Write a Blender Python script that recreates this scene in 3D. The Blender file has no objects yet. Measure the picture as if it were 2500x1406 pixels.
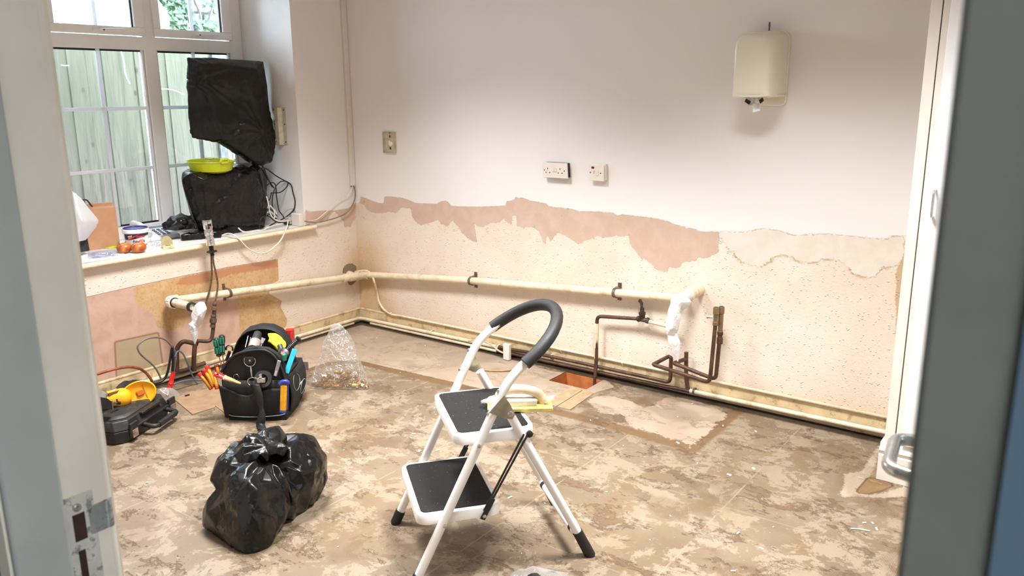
import bpy, bmesh, math, random
import numpy as np
from mathutils import Vector, Matrix, noise, Quaternion
S = bpy.context.scene
COL = S.collection
PI = math.pi
random.seed(7)
# ---------------------------------------------------------------- camera
F = 1985.59
RC = np.array([[0.80517753, 0.59298248, -0.00780512],
               [0.13303658, -0.19343748, -0.97205103],
               [-0.57791904, 0.78163528, -0.23463988]])
CP = np.array([4.0343, -3.7110, 1.5223])
cam = bpy.data.cameras.new('camera'); camo = bpy.data.objects.new('camera', cam); COL.objects.link(camo)
cam.sensor_fit = 'HORIZONTAL'; cam.sensor_width = 36; cam.lens = F / 2500 * 36
cam.clip_start = 0.02; cam.clip_end = 60
m = Matrix.Identity(4)
for i in range(3):
    m[i][0] = RC[0][i]; m[i][1] = -RC[1][i]; m[i][2] = -RC[2][i]; m[i][3] = CP[i]
camo.matrix_world = m
cam.dof.use_dof = True; cam.dof.focus_distance = 3.6; cam.dof.aperture_fstop = 10
S.camera = camo
# ---------------------------------------------------------------- world, lights, exposure
S.view_settings.view_transform = 'Standard'; S.view_settings.look = 'None'
S.view_settings.exposure = 0.42; S.view_settings.gamma = 1.0; S.view_settings.use_curve_mapping = False
W = bpy.data.worlds.new('sky'); S.world = W; W.use_nodes = True
bg = W.node_tree.nodes['Background']; bg.inputs[0].default_value = (0.70, 0.85, 1.0, 1); bg.inputs[1].default_value = 14.0
def area(name, loc, sx, sy, power, col, spread=180, rot=(0, 0, 0)):
    l = bpy.data.lights.new(name, 'AREA'); l.shape = 'RECTANGLE'; l.size = sx; l.size_y = sy
    l.energy = power; l.color = col; l.spread = math.radians(spread)
    o = bpy.data.objects.new(name, l); o.location = loc; o.rotation_euler = rot; COL.objects.link(o); return o
HC = 2.62
area('ceiling_lamp_a', (1.25, -1.55, HC - .02), .58, .58, 48, (0.985, 0.99, 1.0), 108)
area('ceiling_lamp_b', (3.05, -1.55, HC - .02), .58, .58, 48, (0.985, 0.99, 1.0), 108)
area('corridor_fill', (5.2, -4.1, 2.44), .6, .6, 25, (0.98, 0.98, 1.0), 170)  # unseen fill light, added and placed to brighten the door frame
# ---------------------------------------------------------------- photograph -> place helpers (only used to find real positions)
def ray(x, y): return RC.T @ np.array([(x - 1250) / F, (y - 703) / F, 1.0])
def onX(x, y, X=0.0): d = ray(x, y); return CP + d * (X - CP[0]) / d[0]
def onY(x, y, Y=0.0): d = ray(x, y); return CP + d * (Y - CP[1]) / d[1]
def onZ(x, y, Z=0.0): d = ray(x, y); return CP + d * (Z - CP[2]) / d[2]
def onP(x, y, p0, n):
    d = ray(x, y); n = np.array(n, float); return CP + d * ((np.array(p0) - CP) @ n) / (d @ n)
def V(*a): return np.array(a, float)
def nrm(v): v = np.array(v, float); return v / max(np.linalg.norm(v), 1e-12)
# ---------------------------------------------------------------- materials
def lin(c):
    return tuple(((v / 255) / 12.92 if v / 255 <= .04045 else ((v / 255 + .055) / 1.055) ** 2.4) for v in c[:3]) + (1,)
class NT:
    def __init__(s, name):
        s.m = bpy.data.materials.new(name); s.m.use_nodes = True; s.t = s.m.node_tree
        s.b = s.t.nodes['Principled BSDF']; s.out = s.t.nodes['Material Output']
        s._c = None
    def n(s, typ, **kw):
        o = s.t.nodes.new(typ)
        for k, v in kw.items(): setattr(o, k, v)
        return o
    def put(s, sock, v):
        if v is None: return
        if hasattr(v, 'is_output'): s.t.links.new(v, sock)
        else: sock.default_value = v
    def co(s, kind='Object'):
        if s._c is None: s._c = s.n('ShaderNodeTexCoord')
        return s._c.outputs[kind]
    def pos(s): return s.n('ShaderNodeNewGeometry').outputs['Position']
    def scl(s, vec, sc):
        o = s.n('ShaderNodeMapping'); s.put(o.inputs[0], vec); o.inputs['Scale'].default_value = sc; return o.outputs[0]
    def noise(s, scale, detail=4, rough=.55, dist=0, vec=None):
        o = s.n('ShaderNodeTexNoise'); s.put(o.inputs['Vector'], vec if vec is not None else s.co())
        o.inputs['Scale'].default_value = scale; o.inputs['Detail'].default_value = detail
        o.inputs['Roughness'].default_value = rough; o.inputs['Distortion'].default_value = dist
        return o.outputs['Fac']
    def wave(s, scale, dist=0, vec=None, direction='X', detail=2):
        o = s.n('ShaderNodeTexWave', bands_direction=direction); s.put(o.inputs['Vector'], vec if vec is not None else s.co())
        o.inputs['Scale'].default_value = scale; o.inputs['Distortion'].default_value = dist; o.inputs['Detail'].default_value = detail
        return o.outputs['Fac']
    def vor(s, scale, vec=None, feature='F1'):
        o = s.n('ShaderNodeTexVoronoi', feature=feature); s.put(o.inputs['Vector'], vec if vec is not None else s.co())
        o.inputs['Scale'].default_value = scale; return o.outputs['Distance']
    def M(s, op, a, b=0.0, c=None, clamp=False):
        o = s.n('ShaderNodeMath', operation=op); o.use_clamp = clamp
        s.put(o.inputs[0], a); s.put(o.inputs[1], b)
        if c is not None: s.put(o.inputs[2], c)
        return o.outputs[0]
    def step(s, v, lo, hi):
        o = s.n('ShaderNodeMapRange', interpolation_type='SMOOTHSTEP'); s.put(o.inputs['Value'], v)
        o.inputs['From Min'].default_value = lo; o.inputs['From Max'].default_value = hi; return o.outputs[0]
    def mix(s, f, a, b, blend='MIX'):
        o = s.n('ShaderNodeMix', data_type='RGBA', blend_type=blend)
        s.put(o.inputs['Factor'], f)
        for k, v in ((6, a), (7, b)):
            s.put(o.inputs[k], lin(v) if isinstance(v, (tuple, list)) else v)
        return o.outputs[2]
    def attr(s, name): return s.n('ShaderNodeAttribute', attribute_name=name).outputs['Fac']
    def bump(s, h, dist=.002, strength=1.0, normal=None):
        o = s.n('ShaderNodeBump'); s.put(o.inputs['Height'], h); o.inputs['Distance'].default_value = dist
        o.inputs['Strength'].default_value = strength
        if normal is not None: s.put(o.inputs['Normal'], normal)
        return o.outputs[0]
    def set(s, **kw):
        names = dict(color='Base Color', rough='Roughness', metal='Metallic', normal='Normal', spec='Specular IOR Level', alpha='Alpha', coat='Coat Weight', trans='Transmission Weight', sub='Subsurface Weight', emit='Emission Color', es='Emission Strength')
        for k, v in kw.items():
            s.put(s.b.inputs[names[k]], lin(v) if k in ('color', 'emit') and isinstance(v, (tuple, list)) and len(v) == 3 else v)
        return s
_M = {}
def mat(name, col, rough=.5, metal=0, var=.08, vs=30, bump=0, bs=200, spec=.5, coat=0, dirt=None, ds=8, dk=.5):
    """plain procedural material: base colour with a noise variation, optional fine relief and dirt patches"""
    if name in _M: return _M[name]
    n = NT(name)
    a = tuple(max(0, c * (1 - var)) for c in col); b = tuple(min(255, c * (1 + var * .5)) for c in col)
    c = n.mix(n.step(n.noise(vs, 5), .3, .7), a, b)
    if dirt: c = n.mix(n.M('MULTIPLY', n.step(n.noise(ds, 8, .7), .52, .62), dk), c, dirt)
    n.set(color=c, rough=rough, metal=metal, spec=spec, coat=coat)
    n.set(rough=n.M('ADD', n.M('MULTIPLY', n.noise(vs * 1.7, 3), .12), rough - .06))
    if bump: n.set(normal=n.bump(n.noise(bs, 3), bump))
    _M[name] = n.m; return n.m
def film(name, tint, opac=.3, rough=.18, bs=60, bd=.004, white=0.5):
    """thin clear plastic film"""
    if name in _M: return _M[name]
    n = NT(name)
    tr = n.n('ShaderNodeBsdfTransparent'); tr.inputs[0].default_value = lin(tint)
    gl = n.n('ShaderNodeBsdfGlossy'); gl.inputs['Roughness'].default_value = rough; gl.inputs['Color'].default_value = (1, 1, 1, 1)
    df = n.n('ShaderNodeBsdfDiffuse'); df.inputs[0].default_value = (.9, .9, .9, 1)
    tl = n.n('ShaderNodeBsdfTranslucent'); tl.inputs[0].default_value = (.9, .9, .9, 1)
    ad = n.n('ShaderNodeMixShader'); ad.inputs[0].default_value = .5
    n.t.links.new(df.outputs[0], ad.inputs[1]); n.t.links.new(tl.outputs[0], ad.inputs[2])
    nb = n.bump(n.M('ABSOLUTE', n.M('SUBTRACT', n.noise(bs, 3, .5, .6), .5)), bd)
    for q in (gl,): n.t.links.new(nb, q.inputs['Normal'])
    m1 = n.n('ShaderNodeMixShader'); m1.inputs[0].default_value = white
    n.t.links.new(gl.outputs[0], m1.inputs[1]); n.t.links.new(ad.outputs[0], m1.inputs[2])
    fr = n.n('ShaderNodeLayerWeight'); fr.inputs[0].default_value = .35
    fac = n.M('ADD', n.M('MULTIPLY', fr.outputs['Facing'], .38), opac, clamp=True)
    m2 = n.n('ShaderNodeMixShader'); n.put(m2.inputs[0], fac)
    n.t.links.new(tr.outputs[0], m2.inputs[1]); n.t.links.new(m1.outputs[0], m2.inputs[2])
    n.t.links.new(m2.outputs[0], n.out.inputs[0]); _M[name] = n.m; return n.m
def glassmat():
    n = NT('window_glass')
    tr = n.n('ShaderNodeBsdfTransparent'); tr.inputs[0].default_value = (.96, .98, .98, 1)
    gl = n.n('ShaderNodeBsdfGlossy'); gl.inputs['Roughness'].default_value = .01
    fr = n.n('ShaderNodeFresnel'); fr.inputs[0].default_value = 1.35
    mx = n.n('ShaderNodeMixShader'); n.t.links.new(fr.outputs[0], mx.inputs[0])
    n.t.links.new(tr.outputs[0], mx.inputs[1]); n.t.links.new(gl.outputs[0], mx.inputs[2])
    n.t.links.new(mx.outputs[0], n.out.inputs[0]); return n.m
def crumple(n, vec, scale):
    """facets of crumpled film: every cell is a plane with its own tilt"""
    o = n.n('ShaderNodeTexVoronoi'); n.put(o.inputs['Vector'], vec); o.inputs['Scale'].default_value = scale
    a = n.n('ShaderNodeVectorMath', operation='SUBTRACT'); n.put(a.inputs[0], o.outputs['Color']); a.inputs[1].default_value = (.5, .5, .5)
    m_ = n.n('ShaderNodeVectorMath', operation='SCALE'); n.put(m_.inputs[0], vec); m_.inputs['Scale'].default_value = 1.0
    b = n.n('ShaderNodeVectorMath', operation='SUBTRACT'); n.put(b.inputs[0], m_.outputs[0]); n.put(b.inputs[1], o.outputs['Position'])
    d = n.n('ShaderNodeVectorMath', operation='DOT_PRODUCT'); n.put(d.inputs[0], a.outputs[0]); n.put(d.inputs[1], b.outputs[0])
    return d.outputs['Value']
def binmat(name='black_polythene', base=(11, 10, 10), rough=.24, k1=.42, k2=.85):
    if name in _M: return _M[name]
    n = NT(name); v = n.co()
    w = n.n('ShaderNodeMixRGB'); n.put(w.inputs[1], v); nn_ = n.n('ShaderNodeTexNoise'); n.put(nn_.inputs['Vector'], v); nn_.inputs['Scale'].default_value = 9; n.put(w.inputs[2], nn_.outputs['Color']); w.inputs[0].default_value = .07
    c1 = crumple(n, w.outputs[0], 24); c2 = crumple(n, n.scl(w.outputs[0], (1, 1, .35)), 52)
    msk = n.step(n.noise(7, 3, .5, .3), .46, .62)
    h = n.M('ADD', n.M('MULTIPLY', c1, k1), n.M('MULTIPLY', n.M('MULTIPLY', c2, msk), k2))
    n.set(color=n.mix(n.noise(6), base, tuple(c * 1.6 for c in base)), rough=n.M('ADD', n.M('MULTIPLY', n.noise(25, 3), .14), rough - .05), spec=.38, normal=n.bump(h, 1.0, .9))
    _M[name] = n.m; return n.m
# ---------------------------------------------------------------- mesh builder
class MB:
    def __init__(s): s.v = []; s.f = []
    def add(s, vs, fs):
        k = len(s.v); s.v += [tuple(map(float, p)) for p in vs]; s.f += [tuple(i + k for i in q) for q in fs]; return s
    def box(s, a, b):
        x0, y0, z0 = a; x1, y1, z1 = b
        return s.add([(x0, y0, z0), (x1, y0, z0), (x1, y1, z0), (x0, y1, z0), (x0, y0, z1), (x1, y0, z1), (x1, y1, z1), (x0, y1, z1)],
                     [(0, 3, 2, 1), (4, 5, 6, 7), (0, 1, 5, 4), (1, 2, 6, 5), (2, 3, 7, 6), (3, 0, 4, 7)])
    def obox(s, c, ax, ay, az):
        c, ax, ay, az = map(lambda q: np.array(q, float), (c, ax, ay, az))
        P = [c + sx * ax + sy * ay + sz * az for sz in (-1, 1) for sx, sy in ((-1, -1), (1, -1), (1, 1), (-1, 1))]
        if np.dot(np.cross(ax, ay), az) < 0: P = P[4:] + P[:4]
        return s.add(P, [(0, 3, 2, 1), (4, 5, 6, 7), (0, 1, 5, 4), (1, 2, 6, 5), (2, 3, 7, 6), (3, 0, 4, 7)])
    def bar(s, a, b, w, t, up=(0, 0, 1)):
        """rectangular bar a->b, w wide (sideways), t thick (along up)"""
        a = np.array(a, float); b = np.array(b, float); d = nrm(b - a); u = np.array(up, float); u = nrm(u - d * (u @ d)); x = np.cross(d, u)
        return s.obox((a + b) / 2, (b - a) / 2, x * w / 2, u * t / 2)
    def tube(s, pts, r, n=10, caps=True, closed=False, flat=None):
        P = [np.array(p, float) for p in pts]; N = len(P)
        if N < 2: return s
        rr = list(r) if hasattr(r, '__len__') else [r] * N
        T = []
        for i in range(N):
            if closed: t = P[(i + 1) % N] - P[i - 1]
            else: t = P[min(i + 1, N - 1)] - P[max(i - 1, 0)]
            T.append(nrm(t))
        u = np.cross(T[0], V(0, 0, 1));
        if np.linalg.norm(u) < .05: u = np.cross(T[0], V(1, 0, 0))
        u = nrm(u); vs = []
        for i in range(N):
            u = nrm(u - T[i] * (u @ T[i])); w = np.cross(T[i], u)
            for k in range(n):
                a = 2 * PI * k / n
                vs.append(P[i] + rr[i] * (math.cos(a) * u + math.sin(a) * w * (flat or 1)))
        fs = []
        for i in range(N if closed else N - 1):
            j = (i + 1) % N
            for k in range(n):
                l = (k + 1) % n; fs.append((i * n + k, i * n + l, j * n + l, j * n + k))
        if caps and not closed:
            fs.append(tuple(range(n - 1, -1, -1))); fs.append(tuple((N - 1) * n + k for k in range(n)))
        return s.add(vs, fs)
    def lathe(s, prof, c=(0, 0, 0), axis=(0, 0, 1), n=20, caps=True):
        ax = nrm(axis); c = np.array(c, float); u = np.cross(ax, V(1, 0, 0))
        if np.linalg.norm(u) < .1: u = np.cross(ax, V(0, 1, 0))
        u = nrm(u); w = np.cross(ax, u); vs = []; fs = []
        for r, h in prof:
            for k in range(n):
                a = 2 * PI * k / n; vs.append(c + ax * h + r * (math.cos(a) * u + math.sin(a) * w))
        for i in range(len(prof) - 1):
            for k in range(n):
                l = (k + 1) % n; fs.append((i * n + k, i * n + l, (i + 1) * n + l, (i + 1) * n + k))
        if caps:
            fs.append(tuple(range(n - 1, -1, -1))); fs.append(tuple((len(prof) - 1) * n + k for k in range(n)))
        return s.add(vs, fs)
    def prism(s, poly, ext):
        P = [np.array(p, float) for p in poly]; e = np.array(ext, float); n = len(P)
        nv = sum(np.cross(P[i] - P[0], P[(i + 1) % n] - P[0]) for i in range(n))
        if nv @ e < 0: P = P[::-1]
        return s.add(P + [p + e for p in P], [tuple(range(n - 1, -1, -1)), tuple(range(n, 2 * n))] + [(i, (i + 1) % n, n + (i + 1) % n, n + i) for i in range(n)])
    def grid(s, nu, nv, fn):
        vs = [fn(i / (nu - 1), j / (nv - 1)) for j in range(nv) for i in range(nu)]
        return s.add(vs, [(j * nu + i, j * nu + i + 1, (j + 1) * nu + i + 1, (j + 1) * nu + i) for j in range(nv - 1) for i in range(nu - 1)])
    def ell(s, c, rx, ry, rz, n=16, m=10, R=None):
        c = np.array(c, float); vs = []; fs = []
        for j in range(1, m):
            t = PI * j / m
            for k in range(n):
                a = 2 * PI * k / n; p = V(rx * math.sin(t) * math.cos(a), ry * math.sin(t) * math.sin(a), -rz * math.cos(t))
                vs.append(c + (R @ p if R is not None else p))
        lo = len(vs); pl = V(0, 0, -rz); ph = V(0, 0, rz)
        vs += [c + (R @ pl if R is not None else pl), c + (R @ ph if R is not None else ph)]
        for j in range(m - 2):
            for k in range(n):
                l = (k + 1) % n; fs.append((j * n + k, j * n + l, (j + 1) * n + l, (j + 1) * n + k))
        for k in range(n):
            l = (k + 1) % n; fs.append((lo, l, k)); fs.append((lo + 1, (m - 2) * n + k, (m - 2) * n + l))
        return s.add(vs, fs)
    def build(s, name, material, parent=None, smooth=35, bevel=0, seg=2, world=True, subsurf=0, solid=0):
        me = bpy.data.meshes.new(name); off = V(0, 0, 0)
        vs = np.array(s.v) if s.v else np.zeros((0, 3))
        if parent is not None: off = ORG.get(parent.name, V(0, 0, 0)) if world else V(0, 0, 0)
        elif world:
            off = V((vs[:, 0].min() + vs[:, 0].max()) / 2, (vs[:, 1].min() + vs[:, 1].max()) / 2, vs[:, 2].min())
        vs = vs - off
        me.from_pydata([tuple(p) for p in vs], [], s.f); me.update()
        if material is not None: me.materials.append(material)
        o = bpy.data.objects.new(name, me); COL.objects.link(o)
        if parent is not None: o.parent = parent; ORG[o.name] = off
        else: o.location = off; ORG[o.name] = off
        if smooth:
            me.polygons.foreach_set('use_smooth', [True] * len(me.polygons))
            if smooth < 180: me.set_sharp_from_angle(angle=math.radians(smooth))
        if solid:
            q = o.modifiers.new('solid', 'SOLIDIFY'); q.thickness = solid; q.offset = 0
        if bevel:
            q = o.modifiers.new('bevel', 'BEVEL'); q.width = bevel; q.segments = seg; q.limit_method = 'ANGLE'; q.angle_limit = math.radians(40)
        if subsurf:
            q = o.modifiers.new('sub', 'SUBSURF'); q.levels = subsurf; q.render_levels = subsurf
        return o
ORG = {}
def tag(o, label, cat, group=None):
    o['label'] = label; o['category'] = cat
    if group: o['group'] = group
    return o
def thing(name, label, cat, loc=(0, 0, 0), group=None):
    o = bpy.data.objects.new(name, None); COL.objects.link(o); o.location = loc; o.empty_display_size = .05
    ORG[o.name] = V(*loc); return tag(o, label, cat, group)
def struct(o): o['kind'] = 'structure'; return o
def sroot(name, loc=(0, 0, 0)):
    o = bpy.data.objects.new(name, None); COL.objects.link(o); o.location = loc; ORG[o.name] = V(*loc); o['kind'] = 'structure'; return o
def spline(pts, k=6, closed=False):
    P = [np.array(p, float) for p in pts]; out = []; N = len(P)
    R = range(N if closed else N - 1)
    for i in R:
        p0 = P[i - 1] if (closed or i > 0) else P[0]; p1 = P[i]; p2 = P[(i + 1) % N]
        p3 = P[(i + 2) % N] if (closed or i + 2 < N) else P[-1]
        for j in range(k):
            t = j / k; out.append(.5 * ((2 * p1) + (-p0 + p2) * t + (2 * p0 - 5 * p1 + 4 * p2 - p3) * t * t + (-p0 + 3 * p1 - 3 * p2 + p3) * t ** 3))
    if not closed: out.append(P[-1])
    return out
def fillet(pts, r, k=5):
    """polyline with rounded corners"""
    P = [np.array(p, float) for p in pts]; out = [P[0]]
    for i in range(1, len(P) - 1):
        a, b, c = P[i - 1], P[i], P[i + 1]; d1 = a - b; d2 = c - b
        q = min(r, np.linalg.norm(d1) * .45, np.linalg.norm(d2) * .45); s1 = b + nrm(d1) * q; s2 = b + nrm(d2) * q
        for j in range(k + 1):
            t = j / k; out.append((1 - t) ** 2 * s1 + 2 * t * (1 - t) * b + t * t * s2)
    out.append(P[-1]); return out
def sdf(P, poly):
    """signed distance, + inside; P (N,2)"""
    P = np.asarray(P, float); Q = np.asarray(poly, float); d = np.full(len(P), 1e9); ins = np.zeros(len(P), bool)
    for i in range(len(Q)):
        a = Q[i]; b = Q[(i + 1) % len(Q)]; e = b - a; w = P - a
        t = np.clip((w @ e) / max(e @ e, 1e-12), 0, 1); q = w - t[:, None] * e; d = np.minimum(d, (q ** 2).sum(1))
        c = (a[1] > P[:, 1]) != (b[1] > P[:, 1])
        with np.errstate(divide='ignore', invalid='ignore'):
            xi = (b[0] - a[0]) * (P[:, 1] - a[1]) / (b[1] - a[1]) + a[0]
        ins ^= c & (P[:, 0] < xi)
    return np.where(ins, 1, -1) * np.sqrt(d)
def seg_d(P, line):
    P = np.asarray(P, float); L = np.asarray(line, float); d = np.full(len(P), 1e9)
    for i in range(len(L) - 1):
        a, b = L[i], L[i + 1]; e = b - a; w = P - a; t = np.clip((w @ e) / (e @ e), 0, 1); q = w - t[:, None] * e
        d = np.minimum(d, (q ** 2).sum(1))
    return np.sqrt(d)
def attrs(o, **kw):
    for k, v in kw.items():
        a = o.data.attributes.new(k, 'FLOAT', 'POINT'); a.data.foreach_set('value', np.asarray(v, np.float32))
def hull_bag(name, hulls, material, parent=None, voxel=.008, smooth=6, amp=.012, sc=9, seed=0, aniso=(1, 1, 1), zmin=None, label=None, cat=None, dents=(), gather=(), grow=1.0, facets=None):
    """crumpled film: convex lumps merged into one skin, relaxed, then creased by folds that run from the gathers"""
    bm = bmesh.new()
    for H in hulls:
        H = [np.array(p, float) for p in H]; ce = sum(H) / len(H)
        vs = [bm.verts.new(tuple(ce + (p - ce) * grow)) for p in H]
        r = bmesh.ops.convex_hull(bm, input=vs)
        bmesh.ops.delete(bm, geom=[g for g in r['geom_interior'] if isinstance(g, bmesh.types.BMVert)], context='VERTS')
    me = bpy.data.meshes.new('tmp'); bm.to_mesh(me); bm.free()
    o = bpy.data.objects.new('tmp', me); COL.objects.link(o)
    q = o.modifiers.new('r', 'REMESH'); q.mode = 'VOXEL'; q.voxel_size = voxel
    q = o.modifiers.new('s', 'SMOOTH'); q.factor = .6; q.iterations = smooth
    dg = bpy.context.evaluated_depsgraph_get(); dg.update()
    m2 = bpy.data.meshes.new_from_object(o.evaluated_get(dg)); bpy.data.objects.remove(o); bpy.data.meshes.remove(me)
    n = len(m2.vertices); co = np.zeros(n * 3); no = np.zeros(n * 3)
    m2.vertices.foreach_get('co', co); m2.vertices.foreach_get('normal', no); co = co.reshape(-1, 3); no = no.reshape(-1, 3)
    an = np.array(aniso); N3 = noise.noise; sv = Vector((seed * 3.1, seed * 1.7, seed)); h = np.zeros(n)
    rs = np.random.RandomState(int(seed) + 1); D = [nrm(rs.randn(3)) for _ in range(3)]
    for i in range(n):
        p = co[i] * an
        a = 0.0; ws = 0.0
        for k, d in enumerate(D):      # three families of long folds, each strong in its own patch
            wgt = max(0.0, N3(Vector(p * sc * .35) + sv + Vector((7.7 * k, 0, 0))) + .35)
            s_ = p - d * (p @ d) * .82
            q_ = Vector(s_ * sc) + sv * (k + 1)
            q_ = q_ + noise.noise_vector(q_ * .5) * .35
            a += wgt * ((1 - abs(N3(q_)) * 2.2) * .75 + (1 - abs(N3(q_ * 2.4)) * 2.2) * .25); ws += wgt
        h[i] = (a / max(ws, .05)) * .7 + N3(Vector(p * sc * .4) + sv) * .7
    h *= amp
    for (g, ax_, ga, fq) in gather:
        g = np.array(g, float); ax_ = nrm(ax_); u = nrm(np.cross(ax_, V(.31, .52, .11))); w = np.cross(ax_, u)
        v = co - g; dist = np.linalg.norm(v, axis=1); fi = np.arctan2(v @ w, v @ u)
        for i in range(n):
            q_ = Vector((math.cos(fi[i]) * fq, math.sin(fi[i]) * fq, dist[i] * 2.0 + seed)); q_ = q_ + noise.noise_vector(Vector(co[i] * 9)) * .22
            h[i] += ga * ((1 - abs(N3(q_)) * 2.4) * .7 + (1 - abs(N3(q_ * 2.1)) * 2.4) * .3) * min(1, dist[i] / .06) * max(.15, 1 - dist[i] / .42)
    co += no * (h - amp * .25)[:, None]
    for (c, r, dep) in dents:
        d = np.linalg.norm(co - np.array(c), axis=1) / r; k = np.clip(1 - d, 0, 1); co -= no * (k * k * (3 - 2 * k) * dep)[:, None]
    if zmin is not None: co[:, 2] = np.maximum(co[:, 2], zmin)
    if facets:                         # film pulled flat between its creases
        m2.vertices.foreach_set('co', co.ravel()); m2.update(); o = bpy.data.objects.new('tmp', m2); COL.objects.link(o)
        q = o.modifiers.new('t', 'TRIANGULATE'); q = o.modifiers.new('d', 'DECIMATE'); q.ratio = facets / (2.0 * len(m2.polygons))
        q = o.modifiers.new('u', 'SUBSURF'); q.subdivision_type = 'SIMPLE'; q.levels = 3; q.render_levels = 3
        q = o.modifiers.new('s', 'SMOOTH'); q.factor = .5; q.iterations = 5
        dg.update(); dg = bpy.context.evaluated_depsgraph_get(); m3 = bpy.data.meshes.new_from_object(o.evaluated_get(dg)); bpy.data.objects.remove(o); bpy.data.meshes.remove(m2); m2 = m3
        n = len(m2.vertices); co = np.zeros(n * 3); m2.vertices.foreach_get('co', co); co = co.reshape(-1, 3)
        if zmin is not None: co[:, 2] = np.maximum(co[:, 2], zmin)
    b = MB(); b.v = [tuple(p) for p in co]; b.f = [tuple(p.vertices) for p in m2.polygons]; bpy.data.meshes.remove(m2)
    ob = b.build(name, material, parent, smooth=180)
    if label: tag(ob, label, cat)
    return ob
def rbox(mb, c, sx, sy, sz, rz=0):
    x = V(math.cos(rz), math.sin(rz), 0); y = V(-math.sin(rz), math.cos(rz), 0)
    return mb.obox(c, x * sx / 2, y * sy / 2, V(0, 0, sz / 2))
def text_mesh(body, size, fn, name, material, parent, extrude=.0004, spacing=1.0):
    """lettering; fn maps flat (x, y, z) to a place"""
    c = bpy.data.curves.new('t', 'FONT'); c.body = body; c.size = size; c.extrude = extrude; c.resolution_u = 3; c.space_character = spacing
    o = bpy.data.objects.new('t', c); COL.objects.link(o); dg = bpy.context.evaluated_depsgraph_get(); dg.update()
    me = bpy.data.meshes.new_from_object(o.evaluated_get(dg)); bpy.data.objects.remove(o)
    b = MB(); b.add([fn(*v.co) for v in me.vertices], [tuple(p.vertices) for p in me.polygons]); bpy.data.meshes.remove(me)
    return b.build(name, material, parent, smooth=0)
# ================================================================ STRUCTURE
XR, YF, YFC = 4.4, -3.25, -3.375      # right wall, door wall (room face, corridor face)
ZS = 0.716                            # sill top
RY = -0.43; RYL = -2.29; WX = -0.48   # window reveal right / left, window inner face
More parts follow.
